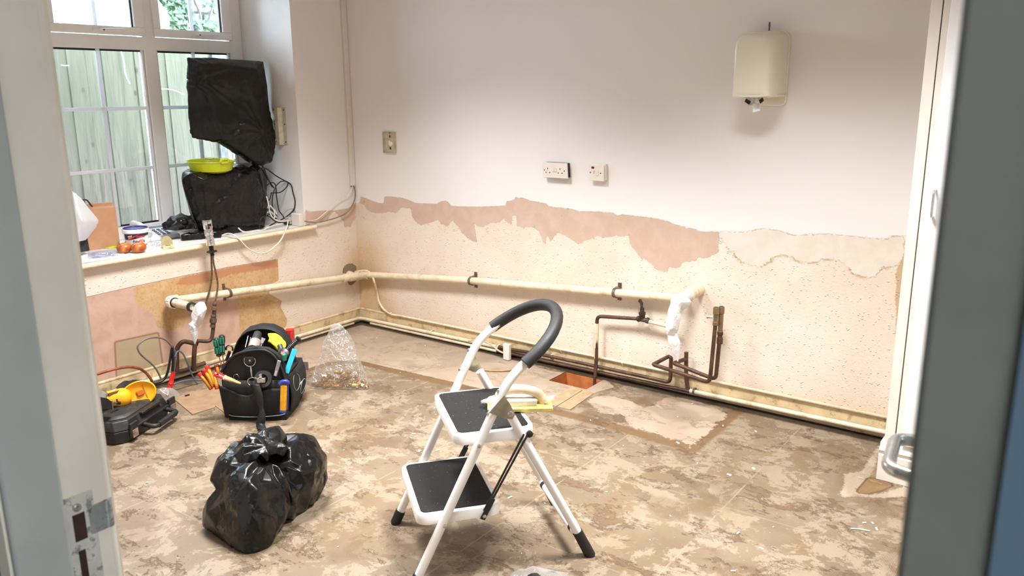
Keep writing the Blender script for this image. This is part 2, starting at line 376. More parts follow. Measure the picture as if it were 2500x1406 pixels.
# ---- wall materials
def wall_mat(name, left=False):
    n = NT(name); P = n.pos()
    jag = n.M('MULTIPLY', n.M('SUBTRACT', n.noise(42, 8, .72, 0, P), .5), .034)
    jag2 = n.M('MULTIPLY', n.M('SUBTRACT', n.noise(90, 5, .7, 0, P), .5), .035)
    white = n.step(n.M('ADD', n.attr('white'), jag), -.0012, .0012)
    pink = n.step(n.M('ADD', n.attr('pink'), n.M('ADD', jag, n.M('MULTIPLY', jag2, .4))), -.0014, .0014)
    big = n.noise(2.6, 5, .6, .4, P); med = n.noise(11, 6, .65, .5, P); fine = n.noise(70, 4, .6, 0, P)
    # cream woodchip paper, stained warmer towards the pipes
    cream = n.mix(n.step(big, .3, .7), (234, 221, 207), (226, 209, 191))
    cream = n.mix(n.M('MULTIPLY', n.step(n.attr('stain'), 0, 1), n.M('ADD', .4, med)), cream, (206, 174, 132))
    cream = n.mix(n.M('MULTIPLY', n.step(n.noise(5.5, 7, .7, .6, P), .6, .75), .3), cream, (198, 170, 142))
    chip = n.step(n.vor(62, n.scl(P, (1, 1, 1.25))), .34, .12)
    chipm = n.M('MULTIPLY', chip, n.step(n.noise(30, 3, .5, 0, P), .42, .6))
    spots = n.M('MULTIPLY', n.step(n.noise(55, 2, .5, 0, P), .73, .77), .35)
    cream = n.mix(spots, cream, (132, 98, 70))
    pk = n.mix(n.step(med, .3, .7), (213, 186, 168), (202, 174, 155))
    pk = n.mix(n.M('MULTIPLY', n.step(n.noise(26, 3, .5, 0, P), .7, .76), .6), pk, (158, 112, 82))
    wh = n.mix(big, (239, 234, 231), (235, 230, 227))
    if left:
        tan = n.step(n.M('ADD', n.attr('tan'), n.M('ADD', jag, jag2)), -.002, .002)
        tc = n.mix(n.step(med, .3, .72), (192, 154, 106), (210, 178, 136))
        tc = n.mix(n.M('MULTIPLY', n.step(fine, .5, .7), .4), tc, (150, 108, 62))
        strip = n.step(n.attr('strip'), -.0015, .0015); rect = n.step(n.attr('rect'), -.001, .001)
        strp = n.step(n.M('ADD', n.attr('red'), n.M('ADD', jag, jag2)), -.004, .004)
        under = n.mix(tan, n.mix(n.step(med, .3, .7), (207, 175, 156), (194, 157, 136)), tc)
        under = n.mix(strp, under, n.mix(med, (182, 122, 88), (196, 146, 108)))
        under = n.mix(rect, under, n.mix(med, (188, 168, 138), (170, 150, 120)))
        edge = n.M('MULTIPLY', n.step(n.M('ABSOLUTE', n.attr('rect')), .008, .001), .7)
        under = n.mix(edge, under, (140, 88, 56))
        c = n.mix(strip, cream, under)
        hole = n.step(n.M('ADD', n.attr('hole'), n.M('MULTIPLY', jag, .6)), -.001, .001)
    else:
        skim = n.step(n.M('ADD', n.attr('skim'), n.M('ADD', jag, jag2)), -.002, .002)
        rag = n.M('MULTIPLY', n.step(n.M('ABSOLUTE', n.M('ADD', n.attr('rag'), jag2)), .014, .002), n.step(n.noise(14, 5, .6, 0, P), .44, .56))
        sk = n.mix(n.step(med, .3, .7), (232, 222, 210), (222, 210, 196))
        sk = n.mix(n.M('MULTIPLY', n.step(n.noise(9, 3, .5, 0, P), .66, .72), .4), sk, (226, 200, 180))
        c = n.mix(n.M('MULTIPLY', rag, .75), cream, (186, 150, 108)); c = n.mix(skim, c, sk)
        edgetan = n.step(n.M('ADD', n.attr('tan'), jag2), -.004, .004); c = n.mix(n.M('MULTIPLY', edgetan, .8), c, (190, 158, 118))
        strip = skim; hole = None
    c = n.mix(pink, c, pk); c = n.mix(white, c, wh)
    smooth = n.M('MAXIMUM', n.M('MAXIMUM', pink, white), strip)
    rough_area = n.M('SUBTRACT', 1.0, smooth)
    h = n.M('ADD', n.M('MULTIPLY', rough_area, n.M('ADD', n.M('MULTIPLY', chipm, 1.4), n.M('MULTIPLY', fine, 1.0))), n.M('MULTIPLY', fine, .08))
    h = n.M('ADD', h, n.M('MULTIPLY', n.M('SUBTRACT', 1.0, n.M('MAXIMUM', pink, n.M('MULTIPLY', strip, .8))), .45))
    if hole is not None:
        c = n.mix(hole, c, n.mix(fine, (120, 106, 88), (148, 134, 114))); h = n.M('SUBTRACT', h, n.M('MULTIPLY', hole, 4.0))
    n.set(color=c, rough=.62, spec=.3, normal=n.bump(h, .0018, .9)); return n.m
def pxs(lst, ox, oy, sc): return [(ox + a / sc, oy + b / sc) for a, b in lst]
def polyY(lst): return [(lambda q: (q[0], q[2]))(onY(x, y, 0)) for x, y in lst]
def polyX(lst): return [(lambda q: (q[1], q[2]))(onX(x, y, 0)) for x, y in lst]
def polyZ(lst): return [(lambda q: (q[0], q[1]))(onZ(x, y, 0)) for x, y in lst]
top = pxs([(0, 182), (75, 180), (95, 170), (100, 95), (200, 135), (320, 178), (390, 178), (385, 98), (480, 100), (600, 112), (720, 152), (760, 178), (1020, 190), (1100, 150), (1150, 150), (1210, 210), (1300, 222), (1570, 222), (1780, 215), (1870, 210), (1885, 155), (1970, 145), (1985, 110), (2085, 115), (2180, 150), (2370, 185), (2390, 215), (2490, 232)], 860, 460, 5) \
    + pxs([(0, 130), (150, 145), (280, 180), (480, 182), (620, 190), (690, 200), (745, 235), (790, 215), (960, 235), (1090, 250), (1220, 268), (1330, 290), (1450, 345), (1560, 370), (1700, 400), (1730, 425), (1830, 430), (1930, 420), (1975, 430)], 1360, 480, 5)
bot = pxs([(1965, 690), (1870, 720), (1840, 750), (1715, 745), (1690, 785), (1500, 805), (1510, 850), (1470, 880), (1340, 855), (1355, 930), (1230, 895), (1130, 810), (1040, 735), (1035, 780), (960, 670), (890, 570), (880, 455), (810, 490), (720, 475), (560, 500), (500, 480), (310, 550), (270, 580), (150, 510), (60, 455), (0, 440)], 1360, 480, 5) \
    + pxs([(2420, 650), (2385, 560), (2350, 700), (2280, 520), (2200, 475), (2130, 470), (2100, 495), (2010, 450), (2000, 330), (1950, 320), (1945, 460), (1850, 370), (1790, 420), (1690, 420), (1590, 475), (1540, 460), (1480, 420), (1525, 650), (1470, 650), (1400, 600), (1330, 520), (1260, 420), (1220, 385), (1170, 460), (1090, 440), (1045, 370), (1000, 405), (850, 445), (800, 430), (730, 350), (725, 250), (600, 230), (540, 300), (450, 285), (370, 300), (280, 300), (200, 280), (140, 190), (95, 185)], 860, 460, 5)
sk_top = pxs([(80, 125), (400, 130), (600, 85), (800, 110), (1000, 170), (1400, 150), (1900, 205), (2140, 215), (2160, 180), (2330, 180)], 1740, 540, 5)
sk_bot = pxs([(2340, 370), (2330, 500), (2200, 560), (2050, 560), (2000, 670), (1870, 690), (1720, 640), (1650, 560), (1560, 480), (1480, 460), (1320, 465), (1230, 505), (1100, 500), (1020, 480), (980, 430), (800, 410), (740, 430), (700, 490), (560, 560), (450, 530), (350, 490), (280, 430), (260, 370), (200, 350), (150, 260), (75, 190)], 1740, 540, 5)
tanb = pxs([(2340, 400), (2260, 540), (2230, 650), (2240, 800), (2225, 950), (2240, 1100), (2230, 1400), (2400, 1400), (2420, 400)], 1740, 540, 5)
pinkB = polyY(top + bot); skimB = polyY(sk_top + sk_bot)
whiteB = polyY(top + sk_top[1:] + [(2260, 575)]); whiteB = [(-.05, whiteB[0][1])] + whiteB + [(5, whiteB[-1][1]), (5, 3), (-.05, 3)]
# ---- wall_back: fine below, coarse above; ragged layers by distance fields, so they stay on the wall
xs = np.unique(np.concatenate([np.arange(0, XR + .2, .012), [XR + .2]])); zs = np.concatenate([np.arange(-.25, 1.06, .012), np.arange(1.06, HC + .1, .08)])
gx, gz = np.meshgrid(xs, zs); pts = np.stack([gx.ravel(), gz.ravel()], 1); nx, nz = len(xs), len(zs)
b = MB(); b.v = [(p[0], 0, p[1]) for p in pts]; b.f = [(j * nx + i, j * nx + i + 1, (j + 1) * nx + i + 1, (j + 1) * nx + i) for j in range(nz - 1) for i in range(nx - 1)]
wb = b.build('wall_back', wall_mat('back_wall_layers'), smooth=0, world=False); struct(wb)
stain = np.clip(1.05 - np.hypot((pts[:, 0] - .02) / .35, (pts[:, 1] - .27) / .42), 0, 1) + .35 * np.clip(1 - np.abs(pts[:, 1] - .10) / .12, 0, 1) + .3 * np.clip(1 - pts[:, 0] / .5, 0, 1) * (pts[:, 1] < .8)
attrs(wb, white=sdf(pts, whiteB), pink=sdf(pts, pinkB), skim=sdf(pts, skimB), rag=np.minimum(sdf(pts, polyY(sk_bot)), 9) * 0 + seg_d(pts, polyY(sk_bot[2:])), tan=sdf(pts, polyY(tanb)), stain=stain)
bb = MB().box((-.6, .002, -.3), (XR + .3, .2, HC + .1)).build('wall_back_core', mat('brick_core', (190, 170, 150)), wb, smooth=0)
# ---- wall_left with the window opening
A3 = lambda l: pxs(l, 200, 600, 2.811)
stripL = A3([(-60, 372), (40, 350), (350, 280), (700, 205), (1040, 140), (1345, 90), (1352, 240), (1285, 270), (1285, 330), (1370, 375), (1365, 420), (1410, 510), (1400, 560), (1320, 590), (1080, 660), (500, 860), (120, 1000), (-60, 1060)])
tanL = A3([(355, 285), (540, 245), (1040, 145), (1345, 95), (1350, 240), (1060, 290), (1060, 330), (1285, 290), (1285, 330), (1370, 375), (1365, 420), (1410, 510), (1400, 560), (1085, 650), (1070, 340), (760, 345), (700, 560), (600, 580), (520, 560), (490, 470), (430, 440), (365, 380)])
redL = A3([(640, 262), (700, 212), (1040, 143), (1345, 95), (1340, 150), (1050, 190), (860, 250), (720, 270)])
rectL = A3([(225, 660), (525, 595), (560, 850), (240, 960)])
holeL = pxs([(360, 300), (365, 240), (390, 190), (440, 155), (510, 150), (560, 180), (575, 210), (570, 290), (590, 390), (575, 430), (520, 470), (480, 495), (455, 470), (430, 410), (420, 300)], 780, 620, 6.39)
pinkL = pxs([(262, 635), (330, 655), (500, 640), (660, 640), (830, 615), (900, 570), (945, 540), (945, 740), (900, 800), (880, 860), (800, 870), (780, 800), (750, 760), (700, 690), (640, 650), (590, 720), (560, 760), (480, 800), (400, 790), (262, 840)], 700, 400, 5.624)
wl = polyX(pxs([(262, 635), (330, 655), (500, 640), (660, 640), (830, 615), (945, 540)], 700, 400, 5.624)); whiteL = [(-6, .70)] + [(-.5, .70), (wl[0][0], wl[0][1])] + wl[1:] + [(.05, wl[-1][1]), (.05, 3), (-6, 3)]
ys = np.unique(np.round(np.concatenate([np.arange(YFC, 0, .012), [0, RY, RYL]]), 5)); zl = np.unique(np.round(np.concatenate([np.arange(-.25, 1.0, .012), np.arange(1.0, HC + .1, .08), [ZS - .025, 2.35]]), 5))
gy, gz = np.meshgrid(ys, zl); pl = np.stack([gy.ravel(), gz.ravel()], 1); ny = len(ys)
b = MB(); b.v = [(0, p[0], p[1]) for p in pl]
for j in range(len(zl) - 1):
    for i in range(ny - 1):
        cy = (ys[i] + ys[i + 1]) / 2; cz = (zl[j] + zl[j + 1]) / 2
        if RYL < cy < RY and ZS - .025 < cz < 2.35: continue
        b.f.append((j * ny + i, j * ny + i + 1, (j + 1) * ny + i + 1, (j + 1) * ny + i))
wleft = b.build('wall_left', wall_mat('left_wall_layers', True), smooth=0, world=False); struct(wleft)
stl = .8 * np.clip(1.0 - np.hypot((pl[:, 0] + .02) / .28, (pl[:, 1] - .38) / .30), 0, 1) + .35 * np.clip(1 - np.abs(pl[:, 1] - .10) / .12, 0, 1) + .4 * np.clip(1 - np.hypot((pl[:, 0] + .62) / .2, (pl[:, 1] - .60) / .07), 0, 1)
attrs(wleft, white=sdf(pl, whiteL), pink=sdf(pl, polyX(pinkL)), strip=sdf(pl, polyX(stripL)), tan=sdf(pl, polyX(tanL)), red=sdf(pl, polyX(redL)), rect=sdf(pl, polyX(rectL)), hole=sdf(pl, polyX(holeL)), stain=stl)
wallw = mat('white_wall_paint', (238, 233, 230), .62, var=.02, vs=4, bump=.0006, bs=120, spec=.3)
# thickness of the left wall round the opening, and its plastered reveals
t = MB(); TH = -.56
t.box((TH, RY, -.3), (-.001, .2, HC + .1)); t.box((TH, YFC, -.3), (-.001, RYL, HC + .1)); t.box((TH, RYL, -.3), (-.001, RY, ZS - .03)); t.box((TH, RYL, 2.35), (-.001, RY, HC + .1))
t.build('reveal', wallw, wleft, smooth=0)
# ---- other walls and ceiling
struct(MB().box((XR, YFC, -.02), (XR + .12, .1, HC + .1)).build('wall_right', wallw, smooth=0))
OX0, OX1, OZ = 3.06, 3.984, 2.06
fw = MB(); fw.box((-.02, YFC, -.02), (OX0 - .032, YF, HC + .1)); fw.box((OX1 + .032, YFC, -.02), (XR + .05, YF, HC + .1)); fw.box((OX0 - .032, YFC, OZ + .03), (OX1 + .032, YF, HC + .1))
struct(fw.build('wall_front', wallw, smooth=0))
struct(MB().box((-.6, -6.2, HC), (6.2, .2, HC + .12)).build('ceiling', mat('ceiling_white', (236, 232, 226), .8, var=.02), smooth=0))
blue = mat('blue_wall_paint', (92, 116, 136), .6, var=.03, vs=6)
grey = mat('grey_frame_paint', (168, 172, 168), .45, var=.03, vs=8)
creamp = mat('cream_gloss_paint', (232, 226, 212), .35, var=.03, vs=8)
# corridor the photograph is taken from
cw = MB(); cw.box((1.4, -5.3, -.02), (6.0, -5.2, HC + .05)); cw.box((1.3, -5.3, -.02), (1.4, YFC, HC + .05)); cw.box((6.0, -5.3, -.02), (6.1, YFC, HC + .05)); cw.box((XR + .05, YFC, -.02), (6.1, YFC + .1, HC + .05))
struct(cw.build('wall_corridor', mat('corridor_grey', (206, 204, 198), .6, var=.02), smooth=0))
# blue facing of the door wall towards the corridor
fb = MB(); fb.box((1.4, YFC - .006, 0), (OX0 - .036, YFC + .004, HC)); fb.box((OX1 + .032, YFC - .008, 0), (XR + .1, YFC + .004, HC)); fb.box((OX0 - .036, YFC - .006, OZ + .03), (OX1 + .032, YFC + .004, HC))
struct(fb.build('wall_corridor_face', blue, smooth=0))
# ---- door frame (left jamb with worn keep, right jamb, head)
jr = sroot('trim_3', (OX0, YFC, 0))
MB().box((OX0 - .032, YFC - .006, 0), (OX0, YF - .012, OZ + .03)).build('jamb', creamp, jr, bevel=.002)
MB().box((OX0, YFC - .004, 0), (OX0 + .012, -3.316, OZ)).build('door_stop', grey, jr, bevel=.004)
# room-side architrave with rounded bead
av = MB().lathe([(.0085, 0), (.0085, OZ + .03)], (OX0 - .0085, YF - .0105, 0), n=16); av.box((OX0 - .075, YF - .006, 0), (OX0 - .012, YF + .003, OZ + .09)); av.build('architrave', creamp, jr, smooth=40)
# latch keep: painted plate, screw, dark mortises, bright lip
kp = MB().box((OX0, -3.318, .845), (OX0 + .0018, -3.286, 1.065)); keepm = mat('painted_keep', (206, 204, 196), .4, dirt=(120, 124, 124), ds=60, dk=.9)
def kz(px, py):  # height on the jamb face
    q = onX(px, py, OX0 + .002); return q
k1, k2 = kz(172, 1262), kz(215, 1312); k3, k4 = kz(190, 1348), kz(226, 1430); ks = kz(186, 1240)
MB().box((OX0, -3.316, k4[2] - .03), (OX0 + .0016, -3.278, ks[2] + .016)).build('keep_plate', keepm, jr)
MB().box((OX0, k1[1] + .002, k2[2]), (OX0 + .0022, k2[1], k1[2])).build('mortise', mat('mortise_dark', (52, 30, 24), .8, var=.3), jr, smooth=0)
MB().box((OX0, k3[1] + .001, k4[2]), (OX0 + .0022, k4[1] - .002, k3[2])).build('mortise', mat('mortise_dark', (52, 30, 24), .8, var=.3), jr, smooth=0)
MB().lathe([(.0052, 0), (.0052, .002), (.0035, .0032), (0.001, .0022)], (OX0 + .0012, ks[1] + .001, ks[2]), (1, 0, 0), 14).build('screw', mat('dull_steel', (150, 150, 148), .4, .8), jr)
lip = MB(); lip.box((OX0, -3.286, k2[2] + .002), (OX0 + .0026, -3.262, k1[2] + .003)); lip.tube([(OX0 - .004, -3.262, k2[2] + .002), (OX0 - .004, -3.262, k1[2] + .003)], .0078, 12)
lip.build('keep_lip', mat('keep_steel', (172, 176, 176), .35, .6, dirt=(90, 94, 96), ds=90, dk=.8), jr)
MB().box((OX1, YFC - .006, 0), (OX1 + .032, YF, OZ + .03)).build('jamb', mat('grey_frame_shaded', (124, 126, 122), .45, var=.03), jr, bevel=.003)  # same frame grey, its weaker light put into a darker colour
MB().box((OX0 - .032, YFC - .004, OZ), (OX1 + .032, YF, OZ + .03)).build('head', creamp, jr, bevel=.002)
# ---- door_1 standing open into the room, hinge at the right jamb
hx, hy = OX1 - .004, YF - .002; lead = V(3.876, -2.385); dd = nrm(V(lead[0] - hx, lead[1] - hy, 0)); dn = V(-dd[1], dd[0], 0)   # dn points to the room's left
dr = sroot('door_1', (hx, hy, 0))
MB().obox(V(hx, hy, 1.03) + dd * .435 - dn * .022, dd * .435, dn * .022, V(0, 0, 1.02)).build('leaf', mat('door_blue_paint', (150, 158, 160), .4), dr, bevel=.002)
hp = V(hx, hy, 0) + dd * .80; hz = 1.016
alu = mat('satin_aluminium', (205, 206, 205), .28, .9, var=.04)
lv = MB(); base = V(hp[0], hp[1], hz)
MB().lathe([(.025, 0), (.025, .008), (.02, .010)], base, dn, 24).build('rose', alu, dr)
pth = fillet([base + dn * .008, base + dn * .062, base + dn * .062 - dd * .115, base + dn * .030 - dd * .128], .024, 7)
ln = MB(); ln.tube(pth, [.0095] * len(pth), 14, flat=1.0); ln.build('lever_handle', alu, dr, smooth=60)
# ---- window_1
upvc = mat('white_upvc', (240, 239, 238), .3, var=.02, vs=5); gl = glassmat(); gask = mat('black_gasket', (22, 24, 28), .5)
spacer = NT('window_spacer_bar'); _t = spacer.n('ShaderNodeBsdfTranslucent'); _t.inputs[0].default_value = (.9, .92, .95, 1); _x = spacer.n('ShaderNodeMixShader'); _x.inputs[0].default_value = .35
spacer.set(color=spacer.mix(spacer.noise(20), (240, 243, 246), (248, 249, 250)), rough=.35); spacer.t.links.new(spacer.b.outputs[0], _x.inputs[1]); spacer.t.links.new(_t.outputs[0], _x.inputs[2]); spacer.t.links.new(_x.outputs[0], spacer.out.inputs[0]); spacer = spacer.m
wr = sroot('window_1', (WX, -1.35, ZS))
FT = .07
muls = [(RY - .0, -.521), (-1.011, -1.087), (-1.60, -1.676), (-2.166, RYL)]
for a, c in muls: MB().box((WX - FT, c, ZS), (WX, a, 2.36)).build('frame_post', upvc, wr, bevel=.004)
bays = [(-1.011, -.521), (-1.60, -1.087), (-2.166, -1.676)]
z_tb, z_tt = 1.767, 1.838
MB().box((WX - FT, RYL, ZS), (WX, RY, .788)).build('bottom_rail', upvc, wr, bevel=.004)
MB().box((WX - FT, RYL, 2.30), (WX, RY, 2.36)).build('top_rail', upvc, wr, bevel=.004)
MB().box((WX - FT + .001, RYL, z_tb), (WX - .0005, RY, z_tt)).build('transom', upvc, wr, bevel=.004)
for (y0, y1) in bays:
    # lower fixed light
    MB().box((WX - .040, y0, .788), (WX - .034, y1, z_tb)).build('pane', gl, wr, smooth=0)
    g = MB(); e = .010
    for q in (((WX - .033, y0, .788), (WX - .028, y0 + e, z_tb)), ((WX - .033, y1 - e, .788), (WX - .028, y1, z_tb)), ((WX - .033, y0, .788), (WX - .028, y1, .798)), ((WX - .033, y0, z_tb - e), (WX - .028, y1, z_tb))): g.box(*q)
    g.build('gasket', gask, wr, smooth=0)
    w2 = MB(); w2.box((WX - .028, y1 - .012, .788), (WX - .012, y1 - .002, z_tb)); w2.box((WX - .028, y0 + .002, .788), (WX - .012, y0 + .010, z_tb)); w2.build('glazing_bead', upvc, wr, bevel=.002)
    ym = (y0 + y1) / 2
    MB().box((WX - .037, ym - .011, .79), (WX - .022, ym + .011, z_tb)).build('glazing_bar', spacer, wr, bevel=.003)
    for zz in (1.108, 1.447): MB().box((WX - .0365, y0, zz - .010), (WX - .0215, y1, zz + .010)).build('glazing_bar', spacer, wr, bevel=.003)
    # opening top sash
    s0, s1 = y0 - .012, y1 + .012; sz0, sz1 = 1.842, 2.296
    sh = MB(); sw = .062
    sh.box((WX - .03, s0, sz0), (WX + .016, s1, sz0 + .045)); sh.box((WX - .03, s0, sz1 - .05), (WX + .016, s1, sz1)); sh.box((WX - .03, s0, sz0 + .045), (WX + .016, s0 + sw - .02, sz1 - .05)); sh.box((WX - .03, s1 - sw, sz0 + .045), (WX + .016, s1, sz1 - .05))
    so = sh.build('sash', upvc, wr, bevel=.004)
    MB().box((WX - .022, s0 + sw - .02, sz0 + .045), (WX - .016, s1 - sw, sz1 - .05)).build('sash_pane', gl, so, smooth=0)
    MB().box((WX - .020, ym - .010, sz0 + .045), (WX - .006, ym + .010, sz1 - .05)).build('sash_bar', spacer, so, bevel=.003)
    MB().box((WX - .012, s1 - sw - .008, sz0 + .045), (WX - .002, s1 - sw, sz1 - .05)).build('sash_gasket', gask, so, smooth=0)
    hn = MB(); hn.obox(V(WX + .020, ym - .0, sz0 + .020), V(.004, 0, 0), V(0, .035, 0), V(0, 0, .008)); hn.tube(fillet([(WX + .022, ym + .005, sz0 + .02), (WX + .040, ym + .005, sz0 + .02), (WX + .040, ym + .135, sz0 + .027)], .012), .0075, 10)
    hn.build('window_handle', upvc, so, smooth=50)
    MB().lathe([(.004, 0), (.004, .002)], (WX + .047, ym + .012, sz0 + .020), (1, 0, 0), 10).build('handle_lock', mat('dark_lock', (60, 50, 44), .4), so)
# sill (trim_1) and its moulding
SY0, SY1 = -3.2, -.365
sl = MB(); sl.box((WX, RYL, ZS - .028), (.004, RY, ZS)); sl.build_ = None
tr1 = sroot('trim_1', (0, -1.3, ZS - .028))
sl.build('sill_board', mat('white_sill', (236, 230, 224), .4, var=.03, vs=5), tr1, smooth=0)
nos = MB().box((0, SY0 + 1.0 - .25, ZS - .026), (.026, SY1, ZS)); nos.tube([(.026, SY0 + .75, ZS - .013), (.026, SY1, ZS - .013)], .013, 14)
nos.build('sill_nosing', mat('cream_sill_paint', (236, 217, 184), .38, var=.05, vs=12, dirt=(196, 160, 112), ds=30, dk=.3), tr1, smooth=50)
# ---- baseboards
skm = mat('cream_skirting', (216, 194, 154), .42, var=.06, vs=14, dirt=(132, 96, 58), ds=18, dk=.5)
bbk = MB().box((.004, -.018, .012), (3.46, 0, .092)); bbk.tube([(.02, -.011, .094), (3.46, -.011, .094)], .009, 10); bbk.build('baseboard_back', skm, smooth=40)
bbl = MB().box((0, YF, .012), (.018, -.004, .092)); bbl.tube([(.011, YF, .094), (.011, -.02, .094)], .009, 10); bbl.build('baseboard_left', skm, smooth=40)
for q in ('baseboard_back', 'baseboard_left'): struct(bpy.data.objects[q])
# ---- floor with the service pit cut through it
HX0, HX1, HY0, HY1 = 1.713, 1.952, -.245, -.070
xs = np.unique(np.round(np.concatenate([np.arange(-.02, XR + .1, .016), [HX0, HX1]]), 4)); yv = np.unique(np.round(np.concatenate([np.arange(-3.62, .02, .016), [HY0, HY1]]), 4))
gx, gy = np.meshgrid(xs, yv); pf = np.stack([gx.ravel(), gy.ravel()], 1); nx = len(xs)
light1 = polyZ([(885, 784), (1000, 806), (1215, 868), (1345, 905), (1480, 925), (1500, 945), (1440, 962), (1370, 990), (1300, 985), (1200, 955), (1130, 938), (1000, 908), (862, 877), (800, 884), (735, 905), (715, 860), (700, 840), (800, 806)])
light2 = polyZ(pxs([(130, 95), (260, 65), (420, 75), (600, 130), (700, 190), (900, 90), (1100, 60), (1500, 240), (1500, 290), (1420, 330), (1160, 580), (1050, 500), (900, 480), (800, 420), (600, 380), (530, 330), (480, 250), (300, 240), (230, 190)], 1400, 950, 4.018))
white3 = polyZ(pxs([(440, 800), (700, 420), (790, 380), (640, 740), (500, 1000), (360, 1060), (420, 1130), (560, 1150), (800, 1110), (1160, 1000), (1160, 1180), (600, 1190), (330, 1150), (250, 1200), (120, 1150), (200, 960), (190, 830)], 2030, 1020, 6.11))
board = polyZ(pxs([(370, 1090), (540, 890), (640, 900), (850, 960), (930, 1010), (760, 1085), (560, 1130), (400, 1125)], 2030, 1020, 6.11))
band = [onZ(x, y)[:2] for x, y in ((735, 908), (800, 888), (868, 880), (1000, 914), (1130, 944), (1200, 962), (1300, 990), (1420, 1020), (1560, 1058), (1690, 1096), (1790, 1008), (1840, 985))]
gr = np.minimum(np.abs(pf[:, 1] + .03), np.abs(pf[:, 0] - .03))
b = MB(); b.v = [(p[0], p[1], 0) for p in pf]
for j in range(len(yv) - 1):
    for i in range(nx - 1):
        if HX0 - 1e-6 < (xs[i] + xs[i + 1]) / 2 < HX1 and HY0 < (yv[j] + yv[j + 1]) / 2 < HY1: continue
        b.f.append((j * nx + i, j * nx + i + 1, (j + 1) * nx + i + 1, (j + 1) * nx + i))
n = NT('stripped_floor'); P = n.pos()
jag = n.M('MULTIPLY', n.M('SUBTRACT', n.noise(14, 8, .68, .4, P), .5), .10); jagf = n.M('MULTIPLY', n.M('SUBTRACT', n.noise(60, 5, .7, 0, P), .5), .05)
big = n.noise(1.5, 6, .62, .5, P); st = n.scl(P, (1.0, 1.7, 1)); med = n.noise(4.6, 12, .72, .35, st); med2 = n.noise(8.5, 12, .74, .3, n.scl(P, (1, 1.5, 1.7))); fin = n.noise(34, 6, .7, .3, P)
base = n.mix(n.step(big, .3, .7), (97, 78, 60), (112, 92, 72)); base = n.mix(n.M('MULTIPLY', n.step(med2, .4, .7), .5), base, (103, 80, 60))
glue = n.mix(n.step(n.noise(3, 5, .6, .5, P), .3, .7), (111, 95, 76), (126, 110, 90)); glue = n.mix(n.M('MULTIPLY', n.step(n.noise(2.2, 5, .6, 1, n.scl(P, (1.3, 1, 1))), .5, .7), .5), glue, (116, 93, 62))
gm = n.step(n.M('ADD', n.M('MULTIPLY', med, .75), n.M('MULTIPLY', fin, .16)), .392, .42)
gm2 = n.M('MULTIPLY', n.step(n.M('ADD', med2, n.M('MULTIPLY', fin, .15)), .64, .66), 1.0)
gm = n.M('MAXIMUM', gm, gm2)
c = n.mix(gm, base, glue)
thin = n.M('MULTIPLY', n.step(n.M('ADD', n.noise(7, 12, .75, .4, P), n.M('MULTIPLY', fin, .2)), .60, .64), .8); c = n.mix(thin, c, (146, 131, 111))
c = n.mix(n.M('MULTIPLY', n.step(fin, .63, .7), .55), c, (112, 84, 60))
yr = n.M('MULTIPLY', n.step(n.M('ADD', n.noise(1.9, 4, .5, .4, P), 0), .52, .7), .35); c = n.mix(yr, c, (116, 91, 62))
# comb marks of the old adhesive trowel
cm = n.M('MULTIPLY', n.step(n.noise(2.6, 3, .5, .3, n.scl(P, (1, 1, 1.3))), .56, .62), gm); wv = n.wave(70, 1.6, n.scl(P, (1, .55, 1)), 'X', 1)
c = n.mix(n.M('MULTIPLY', n.M('MULTIPLY', cm, n.step(wv, .4, .7)), .45), c, (128, 98, 72))
# ghost lines of the lifted tiles
sp = n.n('ShaderNodeSeparateXYZ'); n.put(sp.inputs[0], P)
def lines(s, off, per):
    fx = n.M('FRACT', n.M('ADD', n.M('DIVIDE', s, per), off)); return n.step(n.M('ABSOLUTE', n.M('SUBTRACT', fx, .5)), .0075, .003)
ln_ = n.M('MAXIMUM', lines(sp.outputs['X'], .55, .61), n.M('MULTIPLY', lines(sp.outputs['Y'], .15, .61), .6))
lm = n.M('MULTIPLY', n.M('MULTIPLY', ln_, n.step(n.noise(5, 4, .6, 0, P), .42, .52)), .65); c = n.mix(lm, c, (150, 133, 113))
# smooth screed patches, tan border, boards
L1 = n.step(n.M('ADD', n.attr('screed'), n.M('MULTIPLY', n.M('ADD', jag, jagf), n.attr('ragged'))), -.002, .003)
sc = n.mix(n.step(n.noise(3.5, 6, .6, .5, P), .3, .7), (172, 154, 135), (158, 138, 118)); sc = n.mix(n.M('MULTIPLY', n.step(n.noise(9, 8, .7, 1, P), .6, .7), .4), sc, (140, 116, 92))
bd = n.step(n.M('ADD', n.attr('band'), n.M('MULTIPLY', jagf, .6)), .045, .025); bc = n.mix(n.noise(30, 4, .6, 0, n.scl(P, (.3, 1, 1))), (104, 80, 54), (120, 94, 66))
c = n.mix(n.M('MULTIPLY', bd, .95), c, bc); c = n.mix(L1, c, sc)
W3 = n.step(n.M('ADD', n.attr('white3'), jagf), -.004, .004); c = n.mix(W3, c, n.mix(med, (176, 160, 140), (158, 139, 118)))
B4 = n.step(n.M('ADD', n.attr('board'), n.M('MULTIPLY', jagf, .2)), -.001, .001); c = n.mix(B4, c, n.mix(fin, (140, 112, 76), (126, 98, 64)))
be = n.M('MULTIPLY', n.step(n.M('ABSOLUTE', n.attr('board')), .006, .001), .8); c = n.mix(be, c, (84, 62, 44))
gi = n.step(n.M('ADD', n.attr('grime'), n.M('MULTIPLY', jagf, .5)), .055, .03); c = n.mix(n.M('MULTIPLY', gi, .92), c, n.mix(fin, (40, 32, 24), (66, 54, 42)))  # shade of the open channel along the skirting, painted as a dark floor band
spk = n.M('MULTIPLY', n.step(n.noise(120, 2, .5, 0, P), .74, .77), .8); c = n.mix(spk, c, (226, 214, 192))
